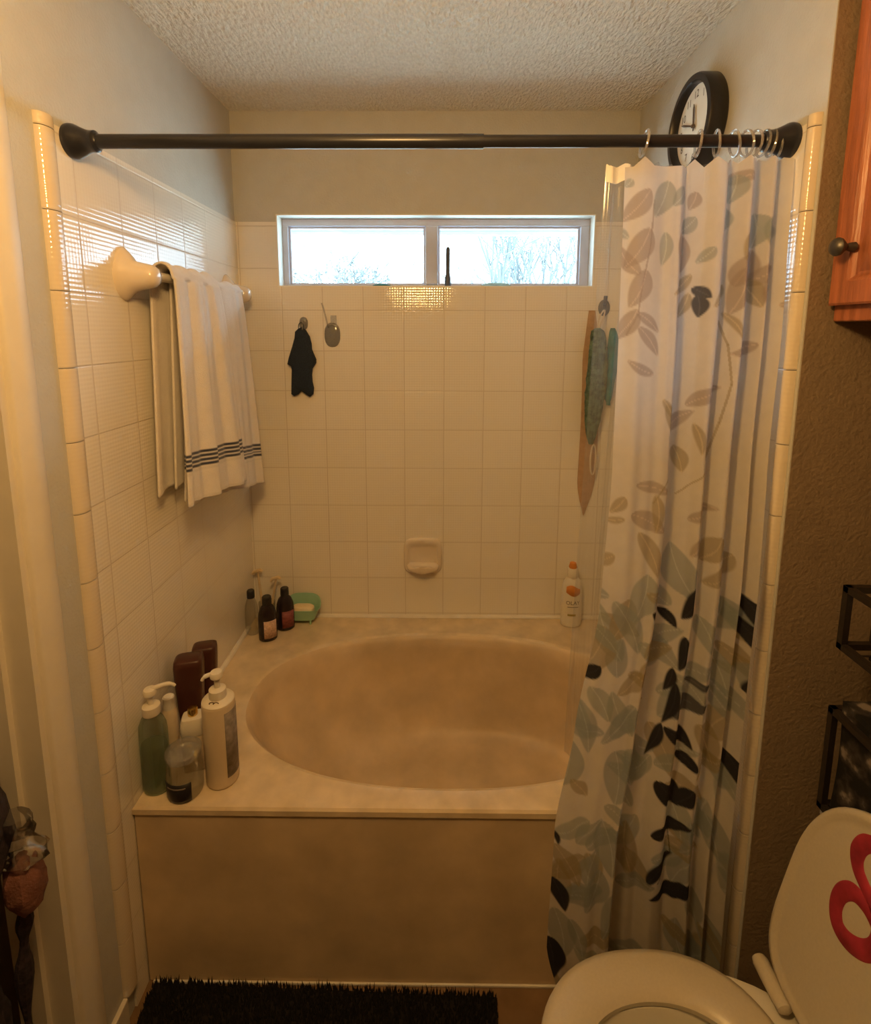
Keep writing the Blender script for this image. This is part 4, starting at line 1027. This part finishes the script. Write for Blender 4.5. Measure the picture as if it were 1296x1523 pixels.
# bag in the lower tier
bm = B(); rings = []
for k in range(13):
    t = k/12; z = TZ+.014+.218*t; n = 44; q = 1-.02*math.sin(PI*t)
    rings.append([(.8835+.1125*q*math.copysign(abs(math.cos(2*PI*i/n))**.1, math.cos(2*PI*i/n)), .7285+.190*q*math.copysign(abs(math.sin(2*PI*i/n))**.1, math.sin(2*PI*i/n)), z+(.010*math.sin(i*.9) if k == 12 else 0)) for i in range(n)])
loft(bm, rings)
bag = obj('fabric_bin', bm, M['blackcloth'], loc=(.891, .728, TZ+.014)); tag(bag, 'black patterned fabric bin in the lower tier of the rack', 'fabric bin')
rb = random.Random(5)
for k, (x, y, z, sx_, sz_) in enumerate(((.835, .900, .93, .012, .024), (.785, .80, .86, .02, .03), (.86, .905, .80, .014, .01), (.80, .88, .79, .012, .02))):
    pass

# ================================================================== WALL CABINET
cb = thing('wall_cabinet', (.90, .60, 1.706), 'cherry stained wooden wall cabinet over the toilet', 'cabinet')
CXF, CY0, CY1, CZ0, CZ1 = .745, .20, 1.036, 1.706, 2.44
bm = B(); box(bm, CXF+.020, XN-.001, CY0, CY1, CZ0, CZ1); obj('body', bm, M['wood'], cb, bevel=.003)
def cab_door(y0, y1, name):
    z0, z1 = CZ0+.030, CZ1-.03; xf = CXF
    bm = B()
    def rc(k, x): return [(x, y0+k, z0+k), (x, y1-k, z0+k), (x, y1-k, z1-k), (x, y0+k, z1-k)]
    loft(bm, [rc(0, xf+.0195), rc(0, xf+.003), rc(.004, xf), rc(.042, xf), rc(.047, xf+.003), rc(.052, xf+.008), rc(.058, xf+.009), rc(.075, xf+.004), rc(.08, xf+.003)])
    d = obj(name, bm, M['wood'], cb, smooth=False)
    return d
dA = cab_door(.62, 1.028, 'door'); dB = cab_door(.208, .612, 'door')
for d, y in ((dA, .978), (dB, .25)):
    bm = B(); lathe(bm, (CXF+.001, y, 1.838), [(.009, 0), (.008, -.006), (.006, -.014), (.010, -.020), (.0155, -.026), (.0165, -.031), (.013, -.037), (.005, -.040)], 24, 'x'); obj('knob', bm, M['knob'], d)

# ================================================================== DARK THINGS HANGING IN THE CLOSET DOORWAY
bm = B(); rings = []
for k in range(40):
    t = k/39; z = .96*t
    w = .078+.03*math.sin(t*7+1)+.02*math.sin(t*17); d = .085+.02*math.sin(t*9)
    if t > .9: s_ = math.sqrt(max(.02, 1-((t-.9)/.1)**2)); w *= s_; d *= s_
    cx_ = -.872+.018*math.sin(t*5)+(.028 if t > .78 else 0)
    ring = []
    for i in range(48):
        a = 2*PI*i/48; q = 1+.16*noise.noise(Vector((math.cos(a)*3, math.sin(a)*3, z*26)))+.05*rm.random()
        ring.append((cx_+w*q*math.cos(a), .740+d*q*math.sin(a), z))
    rings.append(ring)
loft(bm, rings)
tag(obj('plush_robe', bm, M['fur'], loc=(-.845, .74, 0)), 'dark plush robe bundled in the doorway at the left edge', 'robe')
pk = thing('pouch', (-.735, .775, .66), 'dusty pink pouch in clear wrap hanging on the dark robe by the doorway', 'pouch')
bm = B(); blob(bm, (-.735, .785, .715), (.032, .030, .055), 24, 14, .25, 8, 2); obj('body', bm, M['pinkcloth'], pk)
bm = B(); rings = []
for k in range(9):
    t = k/8; r = .024+.012*math.sin(t*9)*(1-t)+.008*(1-t); z = .760+.085*t
    rings.append([(-.735-.010*t+r*(1+.25*math.sin(i*2.3+k))*math.cos(2*PI*i/20), .790+r*.8*math.sin(2*PI*i/20), z) for i in range(20)])
loft(bm, rings); obj('wrap', bm, M['wrap'], pk)
bm = B(); pts = bez((-.742, .785, .67), (-.745, .79, .62), (-.765, .79, .56), (-.768, .79, .40), 16); tube(bm, pts, [.006, .008, .011, .013, .014, .013, .010, .007, .007, .009, .013, .015, .015, .013, .010, .007, .004], 8); obj('strap', bm, M['fur'], pk)

# ================================================================== LIGHT, SKY, CAMERA
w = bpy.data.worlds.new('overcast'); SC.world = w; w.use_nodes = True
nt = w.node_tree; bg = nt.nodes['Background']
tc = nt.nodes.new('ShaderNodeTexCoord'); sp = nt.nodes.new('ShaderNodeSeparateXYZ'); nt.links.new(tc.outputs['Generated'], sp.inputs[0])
rp = nt.nodes.new('ShaderNodeValToRGB'); rp.color_ramp.elements[0].color = (.19, .24, .29, 1); rp.color_ramp.elements[0].position = .16; rp.color_ramp.elements[1].color = (.62, .80, 1., 1); rp.color_ramp.elements[1].position = .36  # sky above the window view made much brighter, added to light the room
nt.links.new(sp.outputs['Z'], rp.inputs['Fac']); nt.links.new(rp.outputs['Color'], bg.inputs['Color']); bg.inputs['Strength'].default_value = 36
def lamp(name, loc, power, color, r):
    l = bpy.data.lights.new(name, 'POINT'); l.energy = power; l.color = color; l.shadow_soft_size = r
    o = bpy.data.objects.new(name, l); COL.objects.link(o); o.location = loc; return o
lamp('ceiling_lamp', (-.14, .36, 2.14), 34, (1, .56, .18), .09)
# daylight entering through the window panes (helps the sampler find the opening)
pl = bpy.data.lights.new('window_portal', 'AREA'); pl.shape = 'RECTANGLE'; pl.size = 1.12; pl.size_y = .24; pl.cycles.is_portal = True
po = bpy.data.objects.new('window_portal', pl); COL.objects.link(po); po.location = (-.02, D+.11, 1.98); po.rotation_euler = (-PI/2, 0, 0)

cam = bpy.data.cameras.new('camera'); co = bpy.data.objects.new('camera', cam); COL.objects.link(co); SC.camera = co
F, PCY, PITCH, ROLL, YAW = 774.2, 607.7, .1466, .0023, .0087
cam.sensor_fit = 'VERTICAL'; cam.sensor_height = 36; cam.sensor_width = 36; cam.lens = F*36/1523
cam.shift_y = (PCY-761.5)/1523; cam.clip_start = .02
co.matrix_world = Matrix.Translation((0, 0, 1.685)) @ (Matrix.Rotation(YAW, 4, 'Z') @ Matrix.Rotation(PI/2-PITCH, 4, 'X') @ Matrix.Rotation(ROLL, 4, 'Z'))
vs = SC.view_settings; vs.view_transform = 'Standard'; vs.look = 'None'; vs.gamma = 1; vs.exposure = 0; vs.use_curve_mapping = False
SC.cycles.max_bounces = 10; SC.cycles.transparent_max_bounces = 16; SC.cycles.caustics_reflective = False; SC.cycles.caustics_refractive = False
